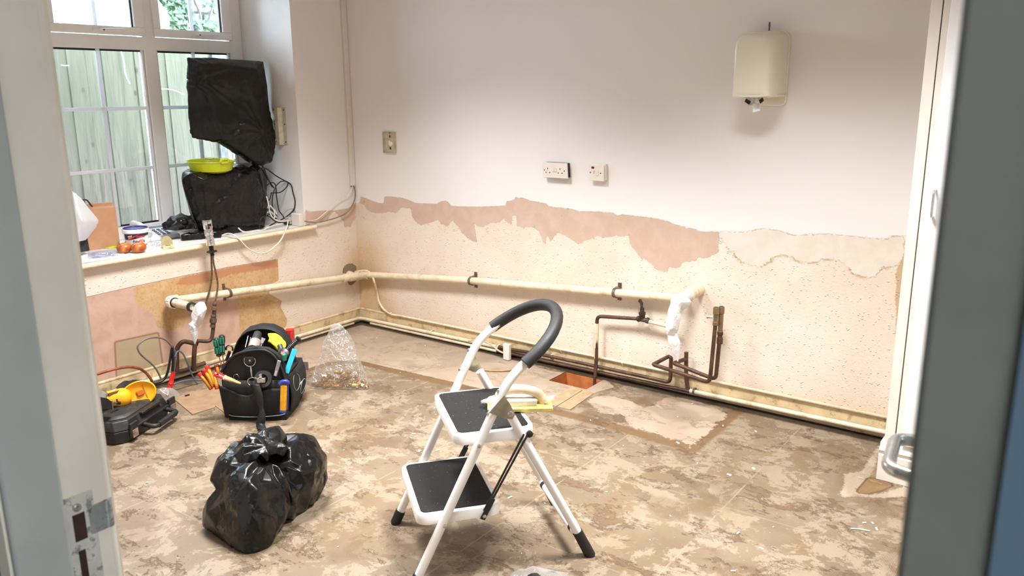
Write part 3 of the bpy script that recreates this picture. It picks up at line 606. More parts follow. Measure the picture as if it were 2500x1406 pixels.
h = n.M('ADD', n.M('MULTIPLY', gm, .7), n.M('ADD', n.M('MULTIPLY', n.M('MULTIPLY', cm, wv), .9), n.M('MULTIPLY', fin, .35)))
h = n.M('ADD', h, n.M('ADD', n.M('MULTIPLY', L1, .5), n.M('MULTIPLY', lm, .5)))
n.set(color=c, rough=n.M('ADD', n.M('MULTIPLY', fin, .25), .38), spec=.35, normal=n.bump(h, .0022, .8))
fl = b.build('floor', n.m, smooth=0, world=False); struct(fl)
s1, s2 = sdf(pf, light1), sdf(pf, light2)
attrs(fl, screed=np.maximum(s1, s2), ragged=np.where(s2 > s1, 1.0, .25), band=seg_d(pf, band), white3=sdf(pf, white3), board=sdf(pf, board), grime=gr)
pit = MB(); zb = -.105
pitm = mat('terracotta_pit', (186, 110, 58), .8, var=.12, vs=14, dirt=(140, 84, 48), ds=16)
pit.box((HX0 - .02, HY1, zb), (HX1 + .02, HY1 + .02, -.004)); pit.box((HX0 - .02, HY0 - .02, zb), (HX1 + .02, HY0, -.004)); pit.box((HX0 - .02, HY0, zb), (HX0, HY1, -.004)); pit.box((HX1, HY0, zb), (HX1 + .02, HY1, -.004))
pit.build('pit_lining', pitm, fl, smooth=0)
MB().box((HX0 - .02, HY0 - .02, zb - .02), (HX1 + .02, HY1 + .02, zb)).build('pit_bottom', mat('pit_rubble', (168, 134, 104), .9, var=.3, vs=40, bump=.01, bs=60), fl, smooth=0)
rub = MB(); random.seed(5)
for i in range(46):
    q = V(random.uniform(HX0 + .01, HX0 + .11), random.uniform(HY0 + .02, HY1 - .02), zb + random.uniform(.0, .035)); a = np.random.RandomState(i).randn(3, 3); 
    rub.obox(q, nrm(a[0]) * .008, nrm(np.cross(a[0], a[1])) * .004, nrm(np.cross(a[0], np.cross(a[0], a[1]))) * .003)
ro = rub.build('rubble', mat('rubble_bits', (206, 176, 140), .9, var=.3), fl, smooth=0); ro['kind'] = 'stuff'
# cover boards let into the screed in front of the pit and beside the tool bag
pb = mat('chipboard_cover', (172, 143, 110), .6, var=.1, vs=30, bump=.002, bs=100)
for q in (((1330, 985), (1395, 946), (1422, 953), (1358, 993)), ((1360, 994), (1424, 954), (1450, 961), (1392, 1001))):
    P4 = [onZ(x, y) for x, y in q]; MB().prism([p + V(0, 0, .0006) for p in P4], (0, 0, .003)).build('floor_board', pb, fl, smooth=0)
P4 = [onZ(x, y) for x, y in ((424, 975), (470, 1013), (525, 996), (528, 968), (470, 955))]
MB().prism([p + V(0, 0, .0006) for p in P4], (0, 0, .004)).build('floor_board', mat('hardboard_cover', (152, 124, 96), .6, var=.08, vs=20), fl, smooth=0)
P4 = [onZ(x, y) for x, y in ((478, 956), (560, 1018), (640, 1000), (560, 940))]
MB().prism([p + V(0, 0, .0004) for p in P4], (0, 0, .0035)).build('floor_board', mat('hardboard_cover', (152, 124, 96), .6, var=.08, vs=20), fl, smooth=0)
MB().box((-.6, -3.7, -.3), (XR + .2, .2, -.13)).build('subfloor', mat('subfloor_dark', (70, 60, 50), .9), fl, smooth=0)
struct(MB().box((1.3, -6.2, -.12), (6.2, -3.60, -.0005)).build('floor_corridor', mat('corridor_vinyl', (120, 122, 120), .4), smooth=0))
# ---- outside: ground, fence, stone wall with ivy
struct(MB().box((-12, -12, -.15), (TH, 8, -.02)).build('floor_outside', mat('damp_paving', (150, 150, 140), .8, var=.2), smooth=0))
# ================================================================ OUTSIDE
n = NT('weathered_fence_board'); 
oi = n.n('ShaderNodeObjectInfo').outputs['Random']; P = n.pos()
gv = n.scl(P, (1, 1, .09)); g1 = n.noise(26, 5, .6, .6, gv); g2 = n.noise(90, 4, .6, .3, gv)
z_ = n.n('ShaderNodeSeparateXYZ'); n.put(z_.inputs[0], P)
c = n.mix(n.step(g1, .3, .7), (80, 74, 64), (108, 100, 86)); c = n.mix(n.M('MULTIPLY', n.step(g2, .5, .75), .7), c, (54, 50, 44))
c = n.mix(n.M('MULTIPLY', oi, .5), c, (94, 85, 76)); c = n.mix(n.M('MULTIPLY', n.step(n.M('ADD', z_.outputs['Z'], n.M('MULTIPLY', n.noise(3, 3, .5, 0, P), .5)), 1.0, 1.75), .45), c, (86, 90, 68))
kn = n.step(n.vor(5.5, n.scl(P, (1, 1.3, .8))), .12, .05); c = n.mix(n.M('MULTIPLY', kn, .8), c, (62, 48, 40))
n.set(color=c, rough=.85, normal=n.bump(g2, .003)); fbm = n.m
FX = -1.62
fe = thing('wooden_fence', 'weathered grey-green close boarded fence standing right outside the window', 'fence', (FX, -1.5, 0))
random.seed(3)
y = -4.6; proto = None; i = 0
while y < .12:
    w = .118; o = MB().box((FX - .012, y, -.02), (FX + (.004 if i % 2 else -.004), y + w - .003, 1.93)).build('board', fbm, fe, smooth=0); y += w - .001; i += 1
MB().box((FX - .06, -4.6, 1.50), (FX - .013, .12, 1.57)).build('rail', fbm, fe, smooth=0); MB().box((FX - .06, -4.6, .35), (FX - .013, .12, .42)).build('rail', fbm, fe, smooth=0)
MB().box((FX - .05, .105, -.02), (FX + .02, .165, 1.96)).build('post', mat('dark_post', (84, 84, 80), .8, var=.2), fe, smooth=0)
tw = mat('pale_twig', (186, 184, 172), .8)
for k, (q, lab) in enumerate((([(295, 122), (302, 150), (306, 180), (317, 205)], 'thin pale upright twig caught on the fence behind left pane'), ([(395, 217), (412, 218), (430, 222), (449, 231)], 'thin pale twig sticking sideways from the fence behind centre mullion'), ([(150, 159), (158, 160), (168, 160)], 'short pale twig on the fence near the door frame'))):
    tag(MB().tube(spline([onX(x, y_, FX + .03) for x, y_ in q], 4), .004, 6).build('twig', tw), lab, 'twig')
# stone wall of the neighbouring building with ivy
stm = mat('rubble_stone', (140, 140, 134), .9, var=.2, vs=9, bump=.02, bs=30)
sw_ = thing('stone_wall', 'pale rubble stone wall with ivy beyond the fence end', 'wall', (-2.7, .9, 0))
MB().box((-3.1, .55, -.1), (-2.68, 3.2, 4.2)).build('wall_core', mat('pale_mortar', (122, 121, 114), .9), sw_, smooth=0)
random.seed(11); zc = .4
while zc < 3.3:
    hgt = random.uniform(.10, .17); yc = .55 + random.uniform(-.05, .05)
    while yc < 2.2:
        L = random.uniform(.14, .30); e = random.uniform(.02, .05)
        MB().box((-2.70, yc, zc), (-2.66 + e * .6, yc + L - .015, zc + hgt - .014)).build('stone', stm, sw_, bevel=.015, seg=1); yc += L
    zc += hgt
n = NT('ivy_leaf'); oi = n.noise(7, 3); n.set(color=n.mix(n.step(oi, .3, .7), (26, 50, 28), (78, 100, 70)), rough=.45); ivm = n.m
iv = MB(); random.seed(21)
def leaf(mb, c, s, nr):
    nr = nrm(nr); u = nrm(np.cross(nr, V(.2, .1, 1))); w = np.cross(nr, u); a = random.uniform(-.8, .8); u, w = u * math.cos(a) + w * math.sin(a), w * math.cos(a) - u * math.sin(a)
    pts = [(0, 0), (.5, .15), (.95, .1), (.55, .5), (.5, .95), (0, .75), (-.0, 1.5), (0, .75), (-.5, .95), (-.55, .5), (-.95, .1), (-.5, .15)]
    P_ = [c + (u * p[0] - w * p[1]) * s + nr * (.12 * s * (1 - abs(p[0]))) for p in ((0, 0), (.55, .1), (.9, .45), (.4, .7), (0, 1.35), (-.4, .7), (-.9, .45), (-.55, .1))]
    mb.add(P_, [(0, 1, 2, 3), (0, 3, 4), (0, 4, 5), (0, 5, 6, 7)])
def ivy(px0, px1, py0, py1, N, X):
    for k in range(N):
        x = random.uniform(px0, px1); y_ = random.uniform(py0, py1)
        q = onX(x, y_, X + random.uniform(-.07, .09)); leaf(iv, q, random.uniform(.022, .042), V(1, random.uniform(-.6, .6), random.uniform(-.1, .9)))
ivy(412, 462, -140, 45, 420, -2.50); ivy(424, 470, 20, 62, 120, -2.50); ivy(420, 545, 56, 92, 330, -2.50); ivy(388, 425, -30, 20, 40, -2.50); ivy(495, 545, -60, 20, 40, -2.50)
o = tag(iv.build('ivy', ivm, smooth=0), 'green ivy climbing the stone wall outside the upper right pane', 'ivy'); o['kind'] = 'stuff'
vn = MB()
for q in (((470, -40), (476, 0), (488, 30), (492, 60)), ((522, 5), (515, 35), (508, 60)), ((440, -60), (448, -10), (440, 30), (452, 70))): vn.tube(spline([onX(x, y_, -2.63) for x, y_ in q], 4), .008, 6)
tag(vn.build('ivy_stem', mat('ivy_bark', (120, 110, 92), .8)), 'bare brown ivy stems running up the pale stone wall outside', 'ivy stem')
# ================================================================ WALL FITTINGS
plas = mat('white_plastic', (232, 222, 212), .3, var=.02, vs=10); dkm = mat('slot_dark', (44, 28, 24), .7)
steel = mat('bright_steel', (190, 188, 184), .25, .95, var=.06); chrome = mat('chrome', (215, 215, 215), .08, 1.0, var=.03)
# trunking in the corner
tk = thing('cable_trunking', 'white vertical cable trunking in the corner of the window wall', 'trunking', (.0, -.02, .92))
MB().box((.0008, -.036, .93), (.019, -.0015, HC)).build('cover', mat('trunking_white', (230, 222, 214), .45, var=.02), tk, bevel=.002); MB().box((.004, -.034, .925), (.016, -.022, .931)).build('open_end', dkm, tk, smooth=0)
def cab(name, px, plane, r, m, label, k=6, cat='cable', group=None):
    pts = []
    for q in px:
        if len(q) == 3: pts.append(onX(q[0], q[1], q[2]))
        else: pts.append(plane(*q))
    return tag(MB().tube(spline(pts, k), r, 8).build(name, m, smooth=180), label, cat, group)
XA = lambda X: (lambda x, y: onX(x, y, X)); YA = lambda Y: (lambda x, y: onY(x, y, Y)); ZA = lambda Z: (lambda x, y: onZ(x, y, Z))
gcb = mat('grey_cable', (142, 126, 112), .5); wcb = mat('white_cable', (236, 226, 212), .45); bcb = mat('black_cable', (16, 16, 18), .4); brcb = mat('brown_cable', (168, 140, 104), .5)
cab('cable', [(865, 455), (867, 470), (866, 485), (859, 503), (845, 520), (825, 530), (802, 537), (780, 542), (765, 543), (744, 540)], XA(.022), .0042, gcb, 'grey cable sweeping from the trunking to the sill end box')
cab('cable', [(860, 452), (859, 462), (850, 476), (832, 486), (815, 499), (800, 514), (786, 526), (772, 536), (750, 540)], XA(.016), .0022, wcb, 'thin white cable above the grey cable beside the corner')
# wall bracket, surface plate
def Yp(x, y, Y=0.0): return onY(x, y, Y)
wb_ = thing('wall_bracket', 'small beige metal wall bracket with filler blob on the back wall', 'bracket', tuple(Yp(953, 375)))
a0, a1 = Yp(937, 321), Yp(969, 374); bm_ = mat('beige_metal', (206, 192, 170), .5, .2)
pb_ = MB(); pb_.box((a0[0], -.004, a1[2]), (a1[0], -.0008, a0[2])); pb_.box((a0[0], -.016, a1[2]), (a0[0] + .003, -.001, a0[2])); pb_.box((a1[0] - .010, -.018, a1[2]), (a1[0] - .008, -.001, a0[2])); pb_.box((a0[0], -.012, a0[2] - .002), (a1[0] - .012, -.001, a0[2])); pb_.box((a0[0] - .002, -.012, a1[2]), (a1[0], -.004, a1[2] + .002))
pb_.build('plate', bm_, wb_, bevel=.0008)
xm = (a0[0] + a1[0]) / 2 + .004
MB().box((xm - .006, -.0058, a0[2] - .036), (xm + .002, -.0035, a0[2] - .022)).build('slot', dkm, wb_, smooth=0); MB().box((xm - .006, -.0058, a1[2] + .022), (xm + .004, -.0035, a1[2] + .036)).build('slot', dkm, wb_, smooth=0)
fb_ = MB().ell((xm + .004, -.006, a1[2] + .056), .020, .007, .016, 10, 6); fb_.ell((xm - .004, -.006, a1[2] + .066), .008, .006, .012, 8, 6); fb_.build('filler_blob', mat('white_filler', (244, 240, 234), .8), wb_)
MB().lathe([(.007, 0), (.007, .004), (.004, .006)], (xm - .004, -.004, a0[2] - .010), (0, -1, 0), 12).build('screw', steel, wb_)
# double socket, hanging slightly off the wall
def plate_frame(pxs_, dep):
    A, B_, C_ = [onY(x, y, -dep) for x, y in pxs_]; return A, B_ - A, C_ - A
so = thing('double_socket', 'white double power socket hanging loose from the back wall', 'socket', tuple(onY(1356, 436, -.03)))
A, ex, ez = plate_frame(((1324, 396), (1384, 399), (1326, 433)), .032); sx, sz = np.linalg.norm(ex), np.linalg.norm(ez); ux, uz = ex / sx, -ez / sz; uy = V(0, 1, 0)
def so_box(mb, u0, u1, v0, v1, d0, d1): return mb.obox(A + ex * (u0 + u1) / 2 + ez * (v0 + v1) / 2 + uy * (d0 + d1) / 2, ex * (u1 - u0) / 2, uy * (d1 - d0) / 2, -ez * (v1 - v0) / 2)
so_box(MB(), 0, 1, 0, 1, 0, .009).build('face_plate', plas, so, bevel=.002)
so_box(MB(), .10, .985, .0, .93, .009, .031).build('back_box', mat('box_shadow', (60, 48, 44), .8), so, smooth=0)  # shade behind the loose plate put into the box colour
for u in (.40, .49): so_box(MB(), u, u + .075, .30 + (u - .4) * .4, .58, -.004, .001).build('rocker_switch', plas, so, bevel=.0012)
for cu in (.21, .71):
    so_box(MB(), cu - .012, cu + .012, .33, .45, -.0006, .001).build('pin_slot', dkm, so, smooth=0)
    for q in (-.075, .075): so_box(MB(), cu + q - .022, cu + q + .022, .62, .68, -.0006, .001).build('pin_slot', dkm, so, smooth=0)
for u in (.065, .88): MB().lathe([(.0032, 0), (.0032, .001)], A + ex * u + ez * .5, (0, -1, 0), 10).build('screw', dkm, so)
fs = thing('fused_switch', 'square white fused switch with red neon, right of the double socket', 'switch', tuple(onY(1460, 441, -.03)))
A, ex, ez = plate_frame(((1437.5, 401), (1474, 404), (1438, 440)), .030)
so_box(MB(), 0, 1, 0, 1, 0, .009).build('face_plate', plas, fs, bevel=.002); so_box(MB(), .12, 1.06, -.08, .93, .009, .029).build('back_box', plas, fs, bevel=.002)
so_box(MB(), .18, .36, .12, .25, -.001, .001).build('neon', mat('dark_red_neon', (92, 8, 8), .25), fs, bevel=.0005)
so_box(MB(), .33, .36, .36, .56, -.0008, .001).build('fuse_slot', mat('slot_grey', (120, 104, 96), .6), fs, smooth=0)
so_box(MB(), .50, .64, .34, .66, -.003, .001).build('rocker_switch', plas, fs, bevel=.001)
for u in (.11, .78): MB().lathe([(.0032, 0), (.0032, .001)], A + ex * u + ez * .5, (0, -1, 0), 10).build('screw', dkm, fs)
# paper towel dispenser
dp = thing('towel_dispenser', 'cream centrefeed paper towel dispenser high on the back wall', 'dispenser', (2.72, 0, 1.45))
dm = mat('cream_abs', (234, 228, 208), .2, var=.02, vs=6, spec=.6, coat=.3)
dx0, dx1, dz0, dz1, dpt = 2.615, 2.818, 1.452, 1.776, .185
def rrect(x0, x1, z0, z1, r, k=6, rb=None):
    rb = r if rb is None else rb; out = []
    for cx, cz, a0_, q in ((x1 - r, z1 - r, 0, r), (x0 + r, z1 - r, 90, r), (x0 + rb, z0 + rb, 180, rb), (x1 - rb, z0 + rb, 270, rb)):
        for j in range(k + 1):
            a = math.radians(a0_ + 90 * j / k); out.append((cx + q * math.cos(a), cz + q * math.sin(a)))
    return out
MB().prism([(x, -.001, z) for x, z in rrect(dx0, dx1, dz0, dz1, .045, 6, .02)], (0, -.014, 0)).build('back_plate', dm, dp, bevel=.003)
cov = MB(); K = 12; rings = []
for k in range(K + 1):      # cover swells out from the plate, rounded towards the front
    t = k / K; y_ = -.015 - (dpt - .015) * (math.sin(t * PI / 2) if t < .999 else 1); ins = .026 * (1 - math.cos(t * PI / 2)) ** 1.6
    rings.append([(x, y_, z) for x, z in rrect(dx0 + .006 + ins, dx1 - .006 - ins, dz0 + .042, dz1 - .006 - ins * 1.5, .045 + ins * .9, 6, .004)])
nn = len(rings[0]); vs = [p for r in rings for p in r]; fs_ = [(k * nn + i, k * nn + (i + 1) % nn, (k + 1) * nn + (i + 1) % nn, (k + 1) * nn + i) for k in range(K) for i in range(nn)] + [tuple(K * nn + i for i in range(nn))]
cov.add(vs, fs_); cov.build('cover', dm, dp, smooth=60)
lipm = MB()
def dlip(z0, z1, grow): return [(x, y_) for x, y_ in [(dx0 + .004 - grow, -.004), (dx0 + .012 - grow, -.12), (dx0 + .045, -dpt + .006 - grow), (dx1 - .045, -dpt + .006 - grow), (dx1 - .012 + grow, -.12), (dx1 - .004 + grow, -.004)]]
lp = [(x, y_, dz0 + .040) for x, y_ in spline([V(*q) for q in dlip(0, 0, .004)], 6)]
# ring floor of the dispenser with the round feed opening
hole = [(2.716 + .068 * math.cos(a), -.098 + .062 * math.sin(a)) for a in [2 * PI * k / len(lp) for k in range(len(lp))]]
hc = V(2.716, -.098)
import cmath
rs = []
for x, y_, z in lp: 
    d = nrm(V(x, y_) - hc); rs.append((hc[0] + d[0] * .066, hc[1] + d[1] * .064, dz0 + .036))
N_ = len(lp); up = [(x, y_, z + .008) for x, y_, z in lp]; bt = MB(); bt.add(up + lp + rs + [(x, y_, z + .05) for x, y_, z in rs], [(i, i + 1, N_ + i + 1, N_ + i) for i in range(N_ - 1)] + [(N_ + i, N_ + i + 1, 2 * N_ + i + 1, 2 * N_ + i) for i in range(N_ - 1)] + [(2 * N_ + i, 2 * N_ + i + 1, 3 * N_ + i + 1, 3 * N_ + i) for i in range(N_ - 1)])
bt.build('bottom_lip', dm, dp, smooth=40)
MB().lathe([(.052, 0), (.055, .02), (.055, .16), (.02, .16)], (2.716, -.098, dz0 + .046), n=20).build('roll', mat('tissue_white', (240, 240, 242), .9, var=.08, vs=40, bump=.004, bs=60), dp)
pt = MB(); random.seed(4)
for k, (cx, cy, cz, r) in enumerate(((2.70, -.11, dz0 + .028, .02), (2.73, -.12, dz0 + .022, .016), (2.722, -.13, dz0 + .004, .012))): pt.ell((cx, cy, cz), r * 1.2, r, r * 1.1, 9, 6)
pt.obox(V(2.728, -.128, dz0 - .002), V(.016, 0, .003), V(0, .003, .001), V(-.003, .002, .020)); pt.obox(V(2.700, -.125, dz0 + .012), V(.012, .004, .005), V(0, .003, .001), V(-.008, .002, .012))
pt.build('paper_tail', mat('tissue_white', (240, 240, 242), .9), dp, smooth=0)
MB().obox(V(2.692, -.140, dz0 + .020), V(.010, 0, -.006), V(0, .004, 0), V(.003, 0, .007)).build('feed_tooth', gask, dp, smooth=0); MB().obox(V(2.752, -.136, dz0 + .024), V(.007, 0, .006), V(0, .004, 0), V(-.003, 0, .007)).build('feed_tooth', gask, dp, smooth=0)
ky = MB().box((2.727, -.034, dz1 - .006), (2.731, -.026, dz1 + .012)); ky.ell((2.729, -.030, dz1 + .022), .0035, .009, .014, 10, 6); ky.build('key', mat('dark_key', (110, 104, 96), .35, .8), dp)
# bracket on the window reveal
rb_ = thing('reveal_bracket', 'cream metal bracket screwed to the window reveal beside the bagged screen', 'bracket', (-.12, RY, 1.21))
rm = mat('cream_enamel', (214, 204, 182), .4, .1)
r0 = onY(664, 262, RY - .004); r1 = onY(702, 354, RY - .004); r2 = onY(672, 352, RY - .004)
q = MB(); q.box((r0[0], RY - .004, r1[2]), (r1[0], RY - .001, r0[2])); w_ = r1[0] - r0[0]
q.prism([(r0[0] + w_ * .30, RY - .004, r1[2]), (r0[0] + w_ * .36, RY - .026, r1[2]), (r0[0] + w_ * .62, RY - .026, r1[2]), (r0[0] + w_ * .74, RY - .004, r1[2])], (0, 0, r0[2] - r1[2]))
q.build('plate', rm, rb_, bevel=.001)
for u in (.12, .88):
    for v in (.08, .55, .93): MB().lathe([(.0045, 0), (.0045, .0012)], (r0[0] + w_ * u, RY - .004, r1[2] + (r0[2] - r1[2]) * v), (0, -1, 0), 10).build('screw_hole', dkm, rb_)
# box on the sill end, clear-lidded joint behind it
sb = thing('trunking_box', 'white trunking end box on the sill beside the reveal', 'box', (-.045, -.449, ZS))
MB().box((-.085, -.462, ZS + .0008), (-.006, -.432, ZS + .078)).build('cover', plas, sb, bevel=.003)
MB().box((-.14, -.470, ZS + .006), (-.09, -.434, ZS + .05)).build('joint', mat('clear_grey', (196, 196, 190), .2), sb, bevel=.004); MB().box((-.145, -.476, ZS + .004), (-.095, -.470, ZS + .016)).build('terminal', gask, sb)
# ================================================================ PIPES
pc = mat('cream_painted_pipe', (228, 213, 184), .36, var=.05, vs=12, dirt=(188, 150, 104), ds=16, dk=.45)
cop = mat('old_copper', (98, 70, 56), .5, .4, var=.25, vs=18, dirt=(70, 52, 42), ds=14, dk=.7)
brs = mat('old_brass', (150, 128, 96), .42, .7, var=.2, vs=30, dirt=(96, 82, 66), ds=30, dk=.6)
ironm = mat('dull_clip', (112, 96, 88), .5, .4, var=.2)
def ring(mb, c, ax, r0_, r1_, w): # collar
    return mb.lathe([(r0_, -w / 2), (r1_, -w / 2), (r1_, w / 2), (r0_, w / 2)], c, ax, 20, caps=False)
PR = .0215
# left wall waste
eL = onX(412, 735, .048); tL = onX(858, 676, .048); wl_ = thing('waste_pipe', 'cream waste pipe on the window wall, open elbow stub in front of bare plaster', 'pipe', (.048, -1.4, .42))
yv_ = lambda y_: eL[2] + (tL[2] - eL[2]) * (y_ - eL[1]) / (tL[1] - eL[1])
MB().tube(fillet([(.262, eL[1], eL[2] + .001), (.048, eL[1], eL[2]), (.048, -.13, yv_(-.13))], .03, 6), PR, 18).build('pipe_run', pc, wl_, smooth=60)
el = MB(); el.tube(fillet([(.088, eL[1], eL[2]), (.048, eL[1], eL[2]), (.048, eL[1] + .05, eL[2] - .002)], .035, 6), PR + .006, 18); el.build('elbow', pc, wl_, smooth=60)
cl = MB(); ring(cl, (.086, eL[1], eL[2]), (1, 0, 0), PR, PR + .011, .030)
for k in range(12): a = 2 * PI * k / 12; cl.obox(V(.086, eL[1] + (PR + .011) * math.cos(a), eL[2] + (PR + .011) * math.sin(a)), V(.014, 0, 0), V(0, -.004 * math.sin(a), .004 * math.cos(a)), V(0, .002 * math.cos(a), .002 * math.sin(a)))
cl.build('compression_nut', mat('cream_nut', (236, 228, 212), .4), wl_, smooth=40)
sl_ = MB(); ring(sl_, (.104, eL[1], eL[2]), (1, 0, 0), PR, PR + .005, .006); ring(sl_, (.260, eL[1], eL[2]), (1, 0, 0), PR - .004, PR + .004, .018); sl_.build('rubber_seal', gask, wl_)
MB().lathe([(PR + .0045, -.03), (PR + .0045, .03)], (.048, -.155, yv_(-.155)), (0, 1, 0), 20).build('coupling', pc, wl_)
tc_ = MB().lathe([(PR + .006, -.045), (PR + .006, .05)], (.050, -.088, yv_(-.085)), (.0, 1, -.05), 20); tc_.tube([(.05, -.088, yv_(-.085)), (.05, -.088, yv_(-.085) - .001), (-.02, -.088, yv_(-.085) + .01)], PR + .006, 16); tc_.build('tee', pc, wl_, smooth=50)
cy_ = onX(558, 708, .048)[1]; cz_ = yv_(cy_)
q = MB(); ring(q, (.048, cy_, cz_), (0, 1, 0), PR, PR + .004, .016); q.box((.004, cy_ - .008, cz_ + PR), (.046, cy_ + .008, cz_ + PR + .005)); q.box((.004, cy_ - .008, cz_ - PR - .005), (.046, cy_ + .008, cz_ - PR)); q.box((.001, cy_ - .008, cz_ + PR), (.005, cy_ + .008, cz_ + PR + .028)); q.box((.001, cy_ - .008, cz_ - PR - .028), (.005, cy_ + .008, cz_ - PR)); q.build('pipe_clip', ironm, wl_)
# back wall waste
bw = thing('waste_pipe', 'long cream waste pipe along the back wall from corner to bagged stub', 'pipe', (1.2, -.04, .4))
zb0 = onY(925, 672, -.042)[2] if False else .360
zbk = lambda x: .352 + (.508 - .352) * (x - .18) / (2.32 - .18)
MB().tube(fillet([(.05, -.040, zbk(0) - .016), (.10, -.044, zbk(.08)), (.16, -.044, zbk(.16)), (1.0, -.044, zbk(1.0) + .012), (2.38, -.044, zbk(2.38))], .05, 5), PR, 18).build('pipe_run', pc, bw, smooth=60)
q = MB(); 
for k in range(4): ring(q, (.085 + .016 * k, -.042, zbk(.085) - .006 + .002 * k), (1, 0, .05), PR, PR + .005, .012)
q.build('ribbed_coupling', pc, bw, smooth=50)
for xx in (onY(1150, 684, -.044)[0], onY(1502, 708, -.044)[0]):
    q = MB(); zz = zbk(xx) + (.010 if xx < 1.4 else .003); ring(q, (xx, -.044, zz), (1, 0, .07), PR, PR + .004, .016); q.box((xx - .008, -.046, zz - PR - .005), (xx + .012, -.004, zz - PR)); q.box((xx - .008, -.046, zz + PR), (xx + .012, -.004, zz + PR + .005)); q.box((xx - .006, -.006, zz + PR), (xx + .014, -.001, zz + PR + .026)); q.box((xx - .006, -.006, zz - PR - .026), (xx + .014, -.001, zz - PR))
    q.build('pipe_clip', ironm, bw)
sp_ = thing('waste_stub', 'cream waste stub jutting from the back wall above the copper taps', 'pipe', (2.455, -.15, .52)); wS = onY(1707, 706, 0.); eS = V(2.462, -.30, wS[2])
MB().tube([V(wS[0], .0, wS[2]), V(2.455, -.14, wS[2])], .030, 18).build('sleeve', pc, sp_, smooth=50); MB().tube([V(2.455, -.12, wS[2]), eS], .0255, 18).build('spigot', mat('white_spigot', (240, 236, 228), .35), sp_, smooth=50)
# low pipes round the skirting
for nm_, pts, r, m_, lab in (
    ('heating_pipe', [(.034, YF, .038), (.034, -.05, .036), (.07, -.036, .034), (1.20, -.036, .042)], .0115, pc, 'cream painted heating pipe, upper one round the corner skirting'),
    ('heating_pipe', [(.030, YF, .013), (.030, -.10, .013)], .0105, pc, 'cream painted heating pipe, lower one along the window wall'),
    ('heating_pipe', [(.13, -.034, .013), (1.2, -.034, .015)], .0105, pc, 'cream painted heating pipe, lower one left of the white junction box'),
    ('heating_pipe', [(2.44, -.036, .034), (3.40, -.036, .042)], .0115, pc, 'cream painted heating pipe end below the skirting at far right'),
    ('copper_pipe', [(1.2, -.036, .042), (1.55, -.045, .058), (2.20, -.05, .062), (2.335, -.05, .060), (2.335, -.05, .195), (2.318, -.045, .197), (2.311, -.200, .197), (2.32, -.200, .194), (2.603, -.185, .157), (2.603, -.152, .45)], .0098, cop, 'dark copper pipe looping up to the outer side of the twin brass valve'),
    ('copper_pipe', [(1.2, -.034, .015), (2.44, -.040, .032)], .0095, cop, 'dark copper pipe lying lowest against the back skirting'),
    ('copper_pipe', [(2.43, -.036, .032), (2.415, -.036, .10), (2.41, -.036, .235)], .0105, cop, 'dark copper riser going up behind the white plastic bag'),
    ('copper_pipe', [(2.412, -.038, .20), (2.395, -.150, .205), (2.42, -.150, .201), (2.618, -.150, .165), (2.618, -.126, .39)], .0098, cop, 'dark copper pipe feeding the inner side of the twin brass valve'),
    ('copper_pipe', [(1.90, -.078, -.09), (1.898, -.055, .10), (1.895, -.05, .345), (2.16, -.05, .372)], .0098, cop, 'copper riser from the floor pit bending right to the stop valve'),
):
    o = tag(MB().tube(fillet(pts, .028, 6), r, 12).build(nm_, m_, smooth=60), lab, 'pipe')
# elbows and cream parts on the copper
tag(MB().tube([(2.19, -.05, .366), (2.345, -.05, .357)], .0105, 12).build('copper_pipe', pc, smooth=60), 'cream painted pipe end running from stop valve behind the white bag', 'pipe')
tag(MB().lathe([(.0115, 0), (.0115, .20)], (1.8955, -.0515, .105), n=14).build('pipe_sleeve', pc, smooth=50), 'cream painted length on the copper riser above the floor pit', 'pipe')
vv = thing('stop_valve', 'tarnished stop valve without its handle on the back wall pipe', 'valve', (2.165, -.05, .36)); dvm = mat('tarnished_valve', (82, 62, 52), .5, .6, var=.3, vs=40, dirt=(96, 120, 110), ds=40, dk=.5)
q = MB().lathe([(.012, -.035), (.016, -.03), (.016, -.02), (.0125, -.018), (.0125, .018), (.016, .02), (.016, .03), (.012, .036)], (2.17, -.05, .370), (1, 0, -.03), 12); q.lathe([(.014, 0), (.015, .025), (.018, .026), (.018, .04), (.011, .042), (.011, .062), (.006, .064)], (2.165, -.05, .37), (-.05, 0, 1), 12); q.build('valve_body', dvm, vv, smooth=40)
q = MB().tube([(2.160, -.05, .43), (2.158, -.05, .455), (2.150, -.052, .475)], [.006, .009, .005], 8); q.obox(V(2.152, -.05, .462), V(.010, 0, -.008), V(0, .004, 0), V(.003, 0, .006)); q.build('spindle', dvm, vv, smooth=30)
tv = thing('twin_valve', 'brass twin service valve on top of the two upright copper pipes', 'valve', (2.61, -.14, .39)); q = MB()
tp = onY(1750, 752, -.14)
for (x, y_, z0, z1) in ((2.603, -.152, .435, .525), (2.618, -.126, .385, .525)):
    q.lathe([(.0125, z0 - .0), (.0145, z0 + .002), (.0145, z0 + .018), (.012, z0 + .02), (.0125, z1 - .035), (.0155, z1 - .033), (.0155, z1 - .006), (.013, z1), (.009, z1), (.009, z1 - .02)], (x, y_, 0), n=8)
q.build('valve_body', brs, tv, smooth=30); MB().lathe([(.006, 0), (.006, .02), (.0085, .021), (.0085, .028), (.003, .03)], (2.590, -.158, .475), (-1, -.3, 0), 10).build('screw_knob', steel, tv)
MB().lathe([(.0135, 0), (.0155, .002), (.0155, .03), (.0125, .032), (.0125, .045), (.015, .047), (.015, .06), (.011, .062)], (2.618, -.126, .34), n=8).build('lower_nut', cop, tv, smooth=30)
